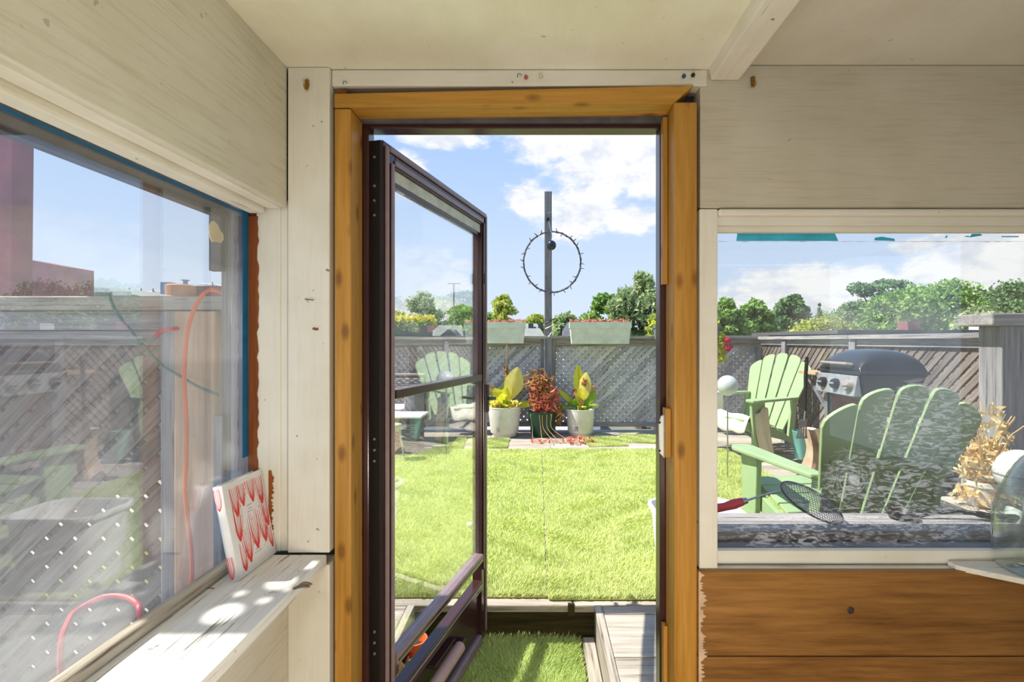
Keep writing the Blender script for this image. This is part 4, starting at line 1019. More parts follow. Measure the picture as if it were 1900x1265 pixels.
# ------------------------------------------------------------------ chairs
def adirondack(label, loc, rotz, sc_=1.0):
    t = thing('adirondack_chair', label, 'chair', loc, rotz, 'pale green garden chairs'); t.scale = (sc_,)*3
    G = 'chair_green'
    rec = R(21); v = Vector((0, -math.sin(rec), math.cos(rec))); nrm = Vector((0, math.cos(rec), math.sin(rec)))
    org = Vector((0, -.165, .20)); Ls = .84
    for k in range(-2, 3):
        xb, xt = k*.094, k*.160; wb_, wt = .080, .138; top = Ls - (0, .022, .105)[abs(k)]
        slope = -k*.020
        pl = [(xb-wb_/2, 0), (xb+wb_/2, 0)]
        arcp = []
        for i in range(9):
            a = math.pi*(1 - i/8) ; arcp.append((xb + (xt-xb)*top/Ls + math.cos(a)*wt/2, top - .05 + .05*math.sin(a)**.6 + slope*math.cos(a)))
        pl += arcp[::-1]
        MB().prism(pl, org, (1, 0, 0), v, nrm*.018).build('back_slat', G, t, .004)
    for s_, hw in ((.16, .24), (.46, .29)):
        MB().bar(org + v*s_ + Vector((-hw, 0, 0)) - nrm*.012, org + v*s_ + Vector((hw, 0, 0)) - nrm*.012, .05 if s_ < .3 else .06, .020, nrm).build('back_rail', G, t, .004)
    for i in range(6):      # seat slats, front one rolled over
        y0 = -.15 + i*.082; z0 = .235 + i*.0225
        MB().hexa([(-.26, y0, z0), (.26, y0, z0), (.26, y0+.074, z0+.020), (-.26, y0+.074, z0+.020)], [(-.26, y0, z0+.020), (.26, y0, z0+.020), (.26, y0+.074, z0+.040), (-.26, y0+.074, z0+.040)]).build('seat_slat', G, t, .004)
    MB().box(-.26, .26, .342, .362, .28, .385).build('seat_front', G, t, .006)
    for s_ in (-1, 1):
        MB().prism([(s_*.262, -.28), (s_*.335, -.27), (s_*.372, .10), (s_*.395, .32), (s_*.375, .365), (s_*.285, .365), (s_*.262, .33)], (0, 0, .548), (1, 0, 0), (0, 1, -.0), (0, 0, .026)).build('arm', G, t, .008)
        MB().hexa([(s_*.318-.016, .20, 0), (s_*.318+.016, .20, 0), (s_*.318+.016, .30, 0), (s_*.318-.016, .30, 0)], [(s_*.318-.016, .17, .547), (s_*.318+.016, .17, .547), (s_*.318+.016, .34, .547), (s_*.318-.016, .34, .547)]).build('front_leg', G, t, .006)
        MB().prism([(.345, .28), (.345, .37), (-.10, .245), (-.40, .04), (-.52, 0), (-.42, 0), (-.16, .15)], (s_*.284-.014, 0, 0), (0, 1, 0), (0, 0, 1), (.028, 0, 0)).build('side_rail', G, t, .004)
        MB().bar((s_*.285, -.26, .548), (s_*.285, -.20, .13), .028, .07, (0, 1, 0)).build('arm_support', G, t, .004)
    return t
adirondack('pale green slatted garden chair seen from behind close outside the right window', (1.53, 2.48, DECK), R(6), 1.0)
adirondack('pale green slatted garden chair facing left by the far side fence', (2.25, 5.13, DECK), math.atan2(.92, -.39), 1.05)

# cloths on the far chair
cc = thing('draped_cloth', 'white cloth draped over the seat of the far green chair', 'cloth', (2.05, 4.9, DECK+.40))
def sheet(fn, nu, nv, name, mat, par, **k): return MB().grid(fn, nu, nv).build(name, mat, par, smooth=True, world=True, solid=.006, **k)
fx2 = Vector((-.92, -.39, 0)); sx2 = Vector((.39, -.92, 0)); rt2 = Vector((2.25, 5.13, DECK))
def cl1(u, v):
    p = rt2 + fx2*(.02 + .40*u) + sx2*(-.10 + .42*v); z = .33 + .13*u + .012*math.sin(u*9+v*4) + .01*math.sin(v*13)
    if u > .85: z -= (u-.85)*1.2
    return p + Vector((0, 0, z))
sheet(cl1, 18, 18, 'seat_fold', 'cloth_white', cc)
def cl2(u, v):
    p = rt2 + fx2*(.16 + .16*v) + sx2*(.365 + .012*math.sin(v*11 + u*3)) ; z = .50 - .50*u + .03*math.sin(v*5)
    return p + Vector((0, 0, z)) + fx2*(-.10*u*u)
sheet(cl2, 18, 12, 'hanging_fold', 'cloth_beige', cc)
c2 = thing('arm_towel', 'pale towel hung over the far arm of the far green chair', 'cloth', rt2 + Vector((-.3, .2, .3)))
def cl3(u, v):
    a = (u-.5)*2; p = rt2 + fx2*(.12 + .24*v) - sx2*(.355 + .085*max(-1, min(1, a*2.2))); z = .614 - max(0, abs(a)-.35)*.42 + .006*math.sin(v*12)
    return p + Vector((0, 0, z))
sheet(cl3, 22, 8, 'towel', 'cloth_white', c2)
gl = thing('globe_light', 'frosted white globe light on a thin stake by the far chair', 'garden light', (gx(1350, 4.1), 4.1, DECK))
MB().lathe([(.086*math.sin(math.pi*i/16), .086*-math.cos(math.pi*i/16)) for i in range(17)], 28, (0, 0, gz(715, 4.1)-DECK)).build('globe', 'globe_white', gl, smooth=True)
MB().tube([(0, 0, 0), (0, 0, gz(715, 4.1)-DECK-.085)], .006, 8).build('stake', 'steel', gl)

# ------------------------------------------------------------------ barbecue
bb = thing('barbecue', 'black domed gas barbecue with silver control panel behind the near green chair', 'barbecue', (2.38, 3.5, DECK))
Q = dict(parent=bb, world=True)
X0b, X1b, Y0b, Y1b = 2.17, 2.62, 3.26, 3.74
zl = 1.262
def sect(y):     # lid profile half-way round: flattened dome
    return [(X0b, zl), (X0b-.004, zl+.03), (X0b+.03, zl+.085), (X0b+.10, zl+.135), (X0b+.20, zl+.155), (X0b+.32, zl+.15), (X1b-.04, zl+.11), (X1b, zl+.05), (X1b+.004, zl)]
ys = [(Y0b, .0), (Y0b+.012, .72), (Y0b+.06, .93), (Y0b+.14, 1), (Y1b-.14, 1), (Y1b-.06, .93), (Y1b-.012, .72), (Y1b, .0)]
lid = MB(); nS = 9
for yv, f in ys: lid.add([(x, yv, zl + (z-zl)*f) for x, z in sect(yv)], [])
lid.f = [(i*nS+j, (i+1)*nS+j, (i+1)*nS+j+1, i*nS+j+1) for i in range(len(ys)-1) for j in range(nS-1)]
lo_ = lid.build('lid', 'bbq_black', bb, smooth=True, world=True)
sub = lo_.modifiers.new('sub', 'SUBSURF'); sub.levels = 1; sub.render_levels = 2
MB().tube([(X0b-.005, Y0b+.08, zl+.045), (X0b-.035, Y0b+.09, zl+.05), (X0b-.038, Y1b-.09, zl+.05), (X0b-.005, Y1b-.08, zl+.045)], .011, 10).build('lid_handle', 'plastic_grey', lo_, smooth=True, world=True)
MB().box(X0b-.012, X1b+.012, Y0b-.012, Y1b+.012, zl-.022, zl-.001).build('lid_rim', 'bbq_black', bb, .005, world=True)
MB().hexa([(X0b+.05, Y0b+.04, zl-.20), (X1b-.05, Y0b+.04, zl-.20), (X1b-.05, Y1b-.04, zl-.20), (X0b+.05, Y1b-.04, zl-.20)], [(X0b+.005, Y0b, zl-.023), (X1b, Y0b, zl-.023), (X1b, Y1b, zl-.023), (X0b+.005, Y1b, zl-.023)]).build('firebox', 'bbq_black', bb, .006, world=True)
pn = MB().hexa([(X0b-.035, Y0b+.02, zl-.17), (X0b+.02, Y0b+.02, zl-.17), (X0b+.02, Y1b-.0, zl-.17), (X0b-.035, Y1b-.0, zl-.17)], [(X0b-.01, Y0b+.02, zl-.03), (X0b+.004, Y0b+.02, zl-.03), (X0b+.004, Y1b-.0, zl-.03), (X0b-.01, Y1b-.0, zl-.03)]).build('control_panel', 'bbq_panel', bb, .004, world=True)
for yv in (Y1b-.10, Y1b-.25, Y0b+.08):
    k = MB().lathe([(0, .034), (.030, .032), (.036, .022), (.038, .004), (.040, 0), (0, 0)], 24).build('knob', 'plastic_grey' if yv == Y0b+.08 else 'bbq_black', pn, smooth=True)
    k.location = Vector((X0b-.024, yv, zl-.10)) - Vector(bb.location); k.rotation_euler = (0, R(-80), 0)
    MB().box(-.006, .006, -.028, .028, .033, .042).build('grip', 'bbq_panel', bb, .002).matrix_local = Matrix.Translation(k.location) @ k.rotation_euler.to_matrix().to_4x4()
MB().box(X0b+.03, X1b-.03, Y1b-.03, Y1b-.015, DECK+.35, zl-.19).build('side_panel', 'rust', bb, .002, world=True)
MB().box(X0b+.03, X1b-.03, Y0b+.02, Y0b+.035, DECK+.35, zl-.19).build('side_panel', 'rust', bb, .002, world=True)
MB().box(X0b+.03, X1b-.03, Y0b+.02, Y1b-.02, DECK+.14, DECK+.17).build('bottom_shelf', 'black_metal', bb, .002, world=True)
for xx in (X0b+.045, X1b-.045):
    for yv in (Y0b+.04, Y1b-.04): MB().box(xx-.02, xx+.02, yv-.02, yv+.02, DECK, zl-.19).build('leg', 'pole_grey', bb, .003, world=True)
MB().box(X0b-.03, X0b+.30, Y1b+.002, Y1b+.25, zl-.055, zl-.03).build('side_shelf', 'cedar_z', bb, .003, world=True)
MB().bar((X0b+.01, Y1b+.20, zl-.056), (X0b+.04, Y1b-.02, zl-.30), .02, .02).build('shelf_brace', 'pole_grey', bb, world=True)
# spatula hanging from the shelf edge
spt = thing('spatula', 'long slotted metal spatula with a black handle hanging off the barbecue shelf', 'spatula', at(1496, 700, 3.86))
xsp, ysp = gx(1495, 3.86), 3.86
MB().tube([(xsp+.01, ysp, gz(662, ysp)), (xsp, ysp, gz(700, ysp)), (xsp-.004, ysp, gz(762, ysp))], [.013, .015, .010], 10).build('handle', 'black_metal', spt, smooth=True, world=True)
MB().tube([(xsp-.004, ysp, gz(760, ysp)), (xsp-.012, ysp, gz(780, ysp))], .006, 8).build('shank', 'steel', spt, world=True)
bz0, bz1 = gz(812, ysp), gz(779, ysp)
bl = MB()
for i in range(4): bl.hexa([(xsp-.075+i*.023, ysp-.002, bz0), (xsp-.060+i*.023, ysp-.002, bz0), (xsp-.060+i*.023, ysp+.002, bz0), (xsp-.075+i*.023, ysp+.002, bz0)], [(xsp-.040+i*.013, ysp-.002, bz1), (xsp-.031+i*.013, ysp-.002, bz1), (xsp-.031+i*.013, ysp+.002, bz1), (xsp-.040+i*.013, ysp+.002, bz1)])
bl.box(xsp-.078, xsp+.012, ysp-.0021, ysp+.0021, bz0-.006, bz0+.012); bl.box(xsp-.044, xsp+.012, ysp-.0021, ysp+.0021, bz1-.012, bz1+.004)
bl.build('blade', 'steel', spt, world=True)

# ------------------------------------------------------------------ pots
def pot(name, label, px, pyb, w_px, h_px, mat, Y=None, group=None, taper=.84, foot=True, window=True):
    Y = Y or (CZ-DECK)*FPX/(pyb-PY); s_ = Y/FPX; r1 = w_px*s_/2; h = h_px*s_; r0 = r1*taper
    t = thing(name, label, 'pot', (gx(px, Y+r1*.5), Y+r1*.6, DECK), 0, group)
    fz = h*.13
    MB().lathe([(0, fz), (r0*.97, fz), (r0, fz+.008), (r1*.985, h*.965), (r1, h*.97), (r1, h), (r1*.93, h), (r1*.90, h*.88), (0, h*.88)], 40).build('shell', mat, t, smooth=True)
    if foot: MB().lathe([(0, .002), (r0*.80, .002), (r0*.86, .01), (r0*.86, fz*.9), (r0*.80, fz*1.0), (0, fz*.999)], 40).build('saucer', mat, t, smooth=True)
    MB().lathe([(0, h*.882), (r1*.88, h*.882), (r1*.6, h*.90), (0, h*.91)], 24).build('soil', 'soil', t, smooth=True)
    if window:
        a = R(-112); rm = r0*1.012
        MB().box(-.02, .02, -.006, .006, fz+.03, fz+.085).build('water_window', 'plastic_grey', t, .002, loc=(rm*math.cos(a), rm*math.sin(a), 0)).rotation_euler = (0, 0, a+R(90))
    return t, r1, h
def leaf(par, base, az, length, width, lift, droop, mat, curl=.18, name='leaf', stem=.25):
    """broad leaf on a stalk: curved blade with a folded midrib"""
    d = Vector((math.cos(az), math.sin(az), 0)); up = Vector((0, 0, 1)); base = Vector(base)
    ax_ = (d*math.cos(lift) + up*math.sin(lift)).normalized(); tw = random.uniform(-.6, .6)
    fr_ = Vector((math.sin(tw)*.8-.25, -math.cos(tw), .35)); sd = ax_.cross(fr_).normalized(); bn = sd.cross(ax_).normalized()
    def mid(t): return base + d*(length*t*math.cos(lift)) + up*(length*(t*math.sin(lift) - droop*t*t))
    def fn(u, v):
        t = stem + (1-stem)*u; w_ = width*.5*math.sin(math.pi*min(1, u*.96+.02))**.75*(1-.25*u)
        s_ = (v-.5)*2
        return mid(t) + sd*(s_*w_) - bn*(abs(s_)*w_*curl + .07*w_*math.sin(u*11+s_*2))
    mb = MB().grid(fn, 10, 6); o = mb.build(name, mat, par, smooth=True)
    MB().tube([mid(stem*t) for t in (0, .5, 1)] + [mid(stem+.3)], [.006, .005, .004, .002], 6).build('stalk', mat, o)
    return o
def sprig_pts(n, c, rad, seed=0):
    p = RNG.normal(size=(n, 3)); p /= np.linalg.norm(p, axis=1)[:, None]
    return np.array(c) + p*np.array(rad)*RNG.uniform(.35, 1, n)[:, None]**.6
PB = 812
t1, r1, h1 = pot('flower_pot', 'big white pot with tall yellow-green leaves beside the open door', 936, PB, 63, 56, 'pot_white', group='pots by the back fence')
for az, L_, w_, li, dr, m in ((-10, .58, .27, 76, .06, 'leaf_yellow'), (10, .50, .17, 70, .12, 'leaf_yellow'), (185, .42, .13, 52, .45, 'leaf_lime'), (200, .36, .17, 66, .15, 'leaf_lime'), (-5, .42, .10, 22, .18, 'leaf_lime'),
                              (160, .40, .13, 58, .30, 'leaf_lime'), (90, .46, .18, 72, .1, 'leaf_lime'), (-60, .36, .16, 70, .12, 'leaf_lime'), (175, .44, .10, 66, .2, 'leaf_rust'), (-100, .32, .14, 62, .2, 'leaf_lime')):
    leaf(t1, (random.uniform(-.03, .03), random.uniform(-.03, .03), h1*.88), R(az), L_, w_, R(li), dr, m)
for _ in range(7): leaf(t1, (random.uniform(-.09, .09), random.uniform(-.08, .02), h1*.88), random.uniform(0, 6.28), random.uniform(.16, .30), random.uniform(.06, .10), R(random.uniform(35, 75)), random.uniform(.2, .7), random.choice(('leaf_lime', 'leaf_yellow', 'leaf_green')))
MB().tube([(0, .02, h1*.9), (.012, .02, h1+.35), (.02, .02, h1+.62), (.03, .02, h1+.76)], [.008, .007, .006, .009], 7).build('dry_stem', 'leaf_rust', t1)
leaf_cloud('dry_blossom', 'leaf_rust', t1, sprig_pts(40, (.02, .02, h1+.42), (.02, .02, .12)), .035)
leaf_cloud('low_foliage', 'leaf_yellow', t1, np.vstack([sprig_pts(260, (-.10, -.06, h1+.02), (.09, .07, .06)), sprig_pts(260, (.11, -.06, h1+.02), (.08, .07, .06))]), .03)['kind'] = 'stuff'
t2, r2_, h2 = pot('flower_pot', 'dark green pot with a straggling red-leaved plant between the white pots', 1006, PB-1, 52, 46, 'pot_green', group='pots by the back fence', window=False)
leaf_cloud('red_foliage', 'leaf_red', t2, np.vstack([sprig_pts(260, (.02, -.02, h2+.18), (.19, .12, .24)), sprig_pts(160, (.04, -.06, h2+.05), (.17, .08, .08))]), .034, 2.8)['kind'] = 'stuff'
leaf_cloud('rust_foliage', 'leaf_rust', t2, np.vstack([sprig_pts(230, (-.04, .02, h2+.36), (.20, .12, .17)), sprig_pts(150, (0, .02, h2+.18), (.18, .12, .2)), sprig_pts(90, (.20, 0, h2-.02), (.06, .06, .16))]), .034, 2.6)['kind'] = 'stuff'
leaf_cloud('green_foliage', 'leaf_green', t2, sprig_pts(90, (-.02, .02, h2+.26), (.15, .1, .16)), .034, 2.4)['kind'] = 'stuff'
for i in range(18):
    a = random.uniform(0, 6.28); q = random.uniform(.05, .20)
    MB().tube([(0, 0, h2*.9), (q*.5*math.cos(a), q*.4*math.sin(a), h2+.2), (q*math.cos(a), q*.6*math.sin(a), h2+.44)], [.005, .004, .002], 5).build('stem', 'leaf_rust', t2)
for x in (-.06, .10): MB().tube([(x, -.06, h2*.85), (x, -.06, h2+.36)], .005, 6).build('stake', 'log', t2)
for i, (sx_, ex, ey) in enumerate(((-.13, -.10, -.42), (-.03, .01, -.44), (.05, .22, -.50), (.10, .36, -.46), (.0, .16, -.46))):
    MB().tube(smooth_path([Vector((sx_, -.12, h2*.93)), Vector((sx_*1.1, -.17, h2*.9)), Vector((sx_*1.0+.01, -.20, h2*.45)), Vector(((sx_+ex)/2, -.30, .05)), Vector((ex, ey, .012))]), .0032, 5).build('runner', 'leaf_rust', t2)
leaf_cloud('trailing_leaves', 'leaf_red', t2, np.vstack([sprig_pts(70, (.40, -.46, .04), (.20, .10, .04)), sprig_pts(22, (.05, -.44, .03), (.2, .05, .02))]), .026, 3)['kind'] = 'stuff'
t3, r3_, h3 = pot('flower_pot', 'smaller white pot with broad green and yellow leaves right of the fence post', 1077, PB-2, 53, 50, 'pot_white', group='pots by the back fence', taper=.90)
for az, L_, w_, li, dr, m in ((5, .52, .20, 82, .04, 'leaf_yellow'), (170, .60, .16, 84, .02, 'leaf_lime'), (182, .44, .08, 48, .10, 'leaf_lime'), (185, .34, .16, 62, .55, 'leaf_green'), (195, .26, .15, 70, .3, 'leaf_green'),
                              (-8, .32, .14, 62, .6, 'leaf_green'), (-2, .40, .13, 66, .3, 'leaf_green'), (-85, .38, .14, 78, .2, 'leaf_lime'), (8, .44, .12, 70, .2, 'leaf_rust'), (-90, .28, .12, 76, .3, 'leaf_rust'), (175, .30, .05, 22, .1, 'leaf_green'), (10, .26, .12, 58, .5, 'leaf_green')):
    leaf(t3, (random.uniform(-.03, .03), random.uniform(-.03, .02), h3*.88), R(az), L_, w_, R(li), dr, m)
for _ in range(8): leaf(t3, (random.uniform(-.08, .08), random.uniform(-.08, .02), h3*.88), random.uniform(0, 6.28), random.uniform(.18, .34), random.uniform(.06, .11), R(random.uniform(40, 78)), random.uniform(.2, .7), random.choice(('leaf_lime', 'leaf_green', 'leaf_green')))
leaf_cloud('dry_blossom', 'leaf_rust', t3, np.vstack([sprig_pts(30, (-.06, -.03, h3+.19), (.03, .03, .05)), sprig_pts(30, (.05, -.02, h3+.33), (.03, .03, .05))]), .035)

# planters on the fence cap
def planter(label, px0, px1, py0, py1, mat, Y, plants, dens=1.0):
    x0, x1 = gx(px0, Y), gx(px1, Y); z0, z1 = gz(py1, Y), gz(py0, Y); w_ = x1-x0; h = z1-z0; d = .17; ins = w_*.035
    t = thing('planter_box', label, 'planter', ((x0+x1)/2, Y, z0), 0, 'planters hung on the back fence')
    MB().hexa([(-w_/2+ins, .02, 0), (w_/2-ins, .02, 0), (w_/2-ins, d-.02, 0), (-w_/2+ins, d-.02, 0)], [(-w_/2+.008, .004, h*.74), (w_/2-.008, .004, h*.74), (w_/2-.008, d-.004, h*.74), (-w_/2+.008, d-.004, h*.74)]).build('box', mat, t, .004)
    rm = MB()
    for a in ((-w_/2, w_/2, -.006, .012), (-w_/2, w_/2, d-.012, d+.006)): rm.box(a[0], a[1], a[2], a[3], h*.72, h)
    for a in ((-w_/2, -w_/2+.014), (w_/2-.014, w_/2)): rm.box(a[0], a[1], .0121, d-.0121, h*.72, h)
    rm.build('rim', mat, t)
    MB().box(-w_/2+.0145, w_/2-.0145, .0125, d-.0125, h*.742, h*.90).build('soil', 'soil', t)
    for nm, m, n, zz, sp, size in plants:
        n = int(n*dens); p = np.stack([RNG.uniform(-w_/2*sp, w_/2*sp, n), RNG.uniform(.0, d, n), h + zz*RNG.uniform(-.6, 1.2, n)], 1)
        leaf_cloud(nm, m, t, p, size)['kind'] = 'stuff'
    MB().box(-.02, .02, d+.0005, d+.014, h*.1, h*.7).build('bracket', 'black_metal', t)
YP = YFB - .29
red_ = [('red_foliage', 'leaf_red', 170, .025, .97, .03), ('dry_foliage', 'leaf_rust', 60, .02, .95, .03)]
planter('pale sage planter box with short red plants left of the tall post', 861, 975, 597, 637, 'planter_sage', YP, red_)
planter('pale sage planter box with short red plants right of the tall post', 1057, 1172, 597, 638, 'planter_sage', YP, red_)
planter('dark planter box with yellow trailing foliage at the left of the back fence', 716, 800, 597, 627, 'planter_dark', YP, [('yellow_foliage', 'leaf_yellow', 420, .06, 1.08, .05), ('green_foliage', 'leaf_lime', 200, .03, 1.1, .05)])
planter('dark planter box half hidden behind the right door jamb', 1216, 1338, 600, 630, 'planter_dark', YP, [('green_foliage', 'leaf_lime', 160, .03, 1.05, .05)])
fl_ = thing('geranium', 'pink flowering plant hanging beside the left edge of the right window', 'flower', (gx(1343, YP), YP+.05, gz(640, YP)))
leaf_cloud('leaves', 'leaf_lime', fl_, sprig_pts(160, (-.03, 0, -.04), (.08, .06, .20)), .05)['kind'] = 'stuff'
leaf_cloud('blossom', 'flower_pink', fl_, np.vstack([sprig_pts(60, (.04, -.04, .06), (.04, .03, .03)), sprig_pts(60, (.05, -.04, -.03), (.06, .03, .035))]), .05, 1.1)
MB().tube([(-.03, .02, .03), (-.03, 0, -.05), (-.035, 0, -.2)], .004, 5).build('stem', 'leaf_green', fl_)

# tall post with the light hoop
tpo = thing('tall_fence_post', 'tall grey post rising above the middle of the back fence', 'post', (xp, YFB-.05, DECK))
MB().box(xp-.047, xp+.047, YFB-.095-.002, YFB-.036, DECK, gz(355, YFB-.09)).build('post', 'grey_z', tpo, .004, world=True)
for pp in ((1018, 395), (1017, 617)):
    c = at(pp[0], pp[1], YFB-.098); MB().tube([c+Vector((-.02, 0, .012)), c+Vector((.0, -.012, -.012)), c+Vector((.02, 0, .012))], .004, 6).build('wire_twist', 'steel', tpo, world=True)
c = at(1017, 408, YFB-.098); MB().box(c.x-.012, c.x+.012, c.y-.03, c.y, c.z-.025, c.z+.025).build('cleat', 'black_metal', tpo, .002, world=True)
for (a, b_) in (((1010, 600), (1027, 592)), ((1012, 610), (1024, 604)), ((1018, 625), (1026, 612))):
    MB().tube([at(a[0], a[1], YFB-.103), at((a[0]+b_[0])/2, (a[1]+b_[1])/2, YFB-.115), at(b_[0], b_[1], YFB-.103)], .008, 6).build('clip', 'plastic_white' if b_[0] != 1027 else 'black_metal', tpo, world=True)
YH = YFB - .13
hp_ = thing('light_hoop', 'dark hoop wound with small unlit lights hanging on the tall post', 'hoop', at(1025, 486, YH))
rh = 53*YH/FPX
cH = at(1024.5, 486, YH)
MB().tube([cH + Vector((rh*math.cos(t), .004*math.sin(3*t), rh*1.06*math.sin(t))) for t in np.linspace(0, 2*math.pi, 64, endpoint=False)], .010, 8, True).build('ring', 'dark_board', hp_, smooth=True, world=True)
MB().tube([cH + Vector(((rh+.012*math.sin(17*t))*math.cos(t), .012*math.cos(17*t), (rh*1.06+.012*math.sin(17*t))*math.sin(t))) for t in np.linspace(0, 2*math.pi, 180, endpoint=False)], .0035, 5, True).build('light_wire', 'pole_grey', hp_, smooth=True, world=True)
for i in range(26):
    t = 2*math.pi*i/26 + random.uniform(-.06, .06); a = t + random.choice((0, 0, math.pi)) + random.uniform(-.7, .7)
    p = cH + Vector((rh*math.cos(t), -.01, rh*1.06*math.sin(t)))
    MB().tube([p, p + Vector((math.cos(a)*.022, -.01, math.sin(a)*.022)), p + Vector((math.cos(a)*.05, -.015, math.sin(a)*.05))], [.006, .006, .003], 6).build('bulb', 'dark_board', hp_, world=True)
bl_ = thing('hanging_ball', 'small dark mirrored ball hanging in front of the tall post', 'ball', at(1023, 455, YH-.06))
MB().lathe([(.062*math.sin(math.pi*i/14), -.062*math.cos(math.pi*i/14)) for i in range(15)], 20).build('ball', 'disco', bl_)
MB().tube(smooth_path([at(1018, 410, YFB-.13), at(1021, 425, YH-.05), at(1024, 436, YH-.06), at(1023, 446, YH-.06)]), .004, 6).build('cord', 'steel', bl_, world=True)

# ------------------------------------------------------------------ wicker seat, table and clutter
ws = thing('wicker_sofa', 'grey wicker sofa by the back fence seen through the door glass', 'sofa', (-1.95, 5.75, DECK))
xr_ = gx(789, 5.85)
def wk(name, x0, x1, y0, y1, z0, z1, par, mat='wicker'):
    o = MB().box(x0, x1, y0, y1, z0, z1).build(name, mat, par, .012, world=True)
    return o
def weave(par, x0, x1, z0, z1, y, pitch=.022):
    mb = MB(); nz_ = int((z1-z0)/pitch); nx_ = int((x1-x0)/.05)
    for i in range(nz_):
        z = z0 + (i+.5)*pitch
        mb.tube([(x0 + (x1-x0)*k/(nx_*2), y - .004 + .006*(1 if (k+i*2) % 4 < 2 else -1), z) for k in range(nx_*2+1)], pitch*.42, 5)
    o = mb.build('woven_strands', 'wicker', par, world=True); o['kind'] = 'stuff'; return o
bk = wk('back', -2.9, xr_, 5.82, 5.92, DECK+.12, gz(697, 5.82), ws, 'dark_board'); weave(bk, -2.88, xr_-.01, DECK+.2, gz(699, 5.82), 5.812)
wk('top_edge', -2.9, xr_+.005, 5.805, 5.93, gz(697, 5.82), gz(693, 5.82), ws, 'plastic_grey')
bs = wk('base', -2.9, xr_, 5.35, 5.81, DECK+.02, DECK+.30, ws, 'dark_board'); weave(bs, -2.88, xr_-.01, DECK+.05, DECK+.29, 5.342)
wk('arm', xr_-.12, xr_, 5.36, 5.81, DECK+.31, DECK+.58, ws, 'wicker')
wk('seat_cushion', -2.85, xr_-.14, 5.36, 5.80, DECK+.305, DECK+.42, ws, 'cushion')
wt = thing('wicker_table', 'low wicker table with a slatted pale top in front of the wicker sofa', 'table', (-1.7, 5.1, DECK))
xr2 = gx(775, 4.98)
zt2 = gz(772, 4.95)
tb_ = wk('base', -2.2, xr2, 4.98, 5.26, DECK+.003, zt2-.06, wt, 'dark_board'); weave(tb_, -2.18, xr2-.005, DECK+.012, zt2-.07, 4.972)
wk('apron', -2.25, xr2+.03, 4.955, 5.29, zt2-.06, zt2-.026, wt, 'ledge_dark')
for i in range(6): wk('top_slat', -2.28, xr2+.05, 4.93+i*.063, 4.93+i*.063+.058, zt2-.025, zt2, wt, 'cushion')
stl = thing('round_stool', 'small round green stool at the left edge of the door glass', 'stool', (gx(728, 4.75), 4.75, DECK))
MB().lathe([(0, .30), (.09, .30), (.098, .31), (.098, .345), (.09, .355), (0, .355)], 28).build('seat', 'chair_green', stl, smooth=True)
for a in (20, 140, 260): MB().tube([(.07*math.cos(R(a)), .07*math.sin(R(a)), .302), (.11*math.cos(R(a)), .11*math.sin(R(a)), 0)], .010, 8).build('leg', 'plastic_white', stl, smooth=True)
tl_, _, _ = pot('bucket_pot', 'pale teal plastic pot standing by the barbecue', 1487, 858, 30, 60, 'pot_teal', 4.62, window=False, foot=False, taper=.74)
lg = thing('log', 'rough pale log standing on end beside the barbecue', 'log', (2.30, 4.12, DECK))
def lgf(u, v):
    a = 2*math.pi*u; r_ = .062 + .016*math.sin(3*a+v*4) + .012*math.sin(5*a) + .02*(1-v)**2
    return (r_*math.cos(a) + .05*math.sin(v*3), r_*math.sin(a), .43*v)
MB().grid(lgf, 20, 12).add([(.01, 0, .43)], []).build('trunk', 'log', lg, smooth=True)
MB().lathe([(0, .428), (.055, .428), (.05, .434), (0, .436)], 16).build('cut_face', 'paper', lg, loc=(.007, 0, -.004))
bt_ = thing('storage_tub', 'white plastic tub with rounded rim by the right door jamb', 'tub', (.765, 2.34, DECK))
def rrect(w_, d, r_, n=6):
    o = []
    for cx, cy, a0 in ((w_/2-r_, d/2-r_, 0), (-w_/2+r_, d/2-r_, 90), (-w_/2+r_, -d/2+r_, 180), (w_/2-r_, -d/2+r_, 270)):
        o += arc((cx, cy), r_, R(a0), R(a0+90), n)
    return o
tub = MB(); lev = [(.34, .24, .0), (.40, .28, .34), (.425, .305, .342), (.43, .31, .352), (.425, .305, .365), (.40, .28, .365), (.385, .265, .35), (.33, .225, .01)]
nn = 0
for w_, d, z in lev:
    pr = rrect(w_, d, .07); nn = len(pr); tub.add([(a, c, z) for a, c in pr], [])
tub.f = [(i*nn+k, i*nn+(k+1) % nn, (i+1)*nn+(k+1) % nn, (i+1)*nn+k) for i in range(len(lev)-1) for k in range(nn)] + [tuple(range(nn))[::-1], tuple((len(lev)-1)*nn+k for k in range(nn))]
tub.build('tub', 'plastic_white', bt_, smooth=True)
MB().prism(rrect(.355, .245, .06), (0, 0, .16), (1, 0, 0), (0, 1, 0), (0, 0, .01)).build('contents', 'plastic_grey', bt_)
pb = thing('small_pot', 'orange clay pot lying in the sunken step behind the door', 'pot', (gx(770, 1.97), 1.97, PAD-.015))
MB().lathe([(0, 0), (.032, 0), (.044, .085), (.05, .086), (.05, .112), (.043, .112), (.038, .09), (.028, .01), (0, .01)], 24).build('shell', 'pot_orange', pb, smooth=True)
MB().lathe([(0, .08), (.039, .08), (.03, .084), (0, .085)], 16).build('soil', 'soil', pb)
dl = thing('dry_plant_heap', 'heap of dry leaves and stalks in the sunken step behind the door', 'dry leaves', (-.47, 1.75, PAD-.015))
leaf_cloud('leaves', 'leaf_dry', dl, sprig_pts(300, (-.02, 0, .03), (.05, .30, .035)), .04, 2)['kind'] = 'stuff'
for i in range(6):
    a = random.uniform(-.25, .25); MB().tube([(-.04+random.uniform(-.02, .02), a, .02), (-.02, a+.05, .05), (.02, a+.1, .04)], .005, 5).build('stalk', 'leaf_dry', dl)
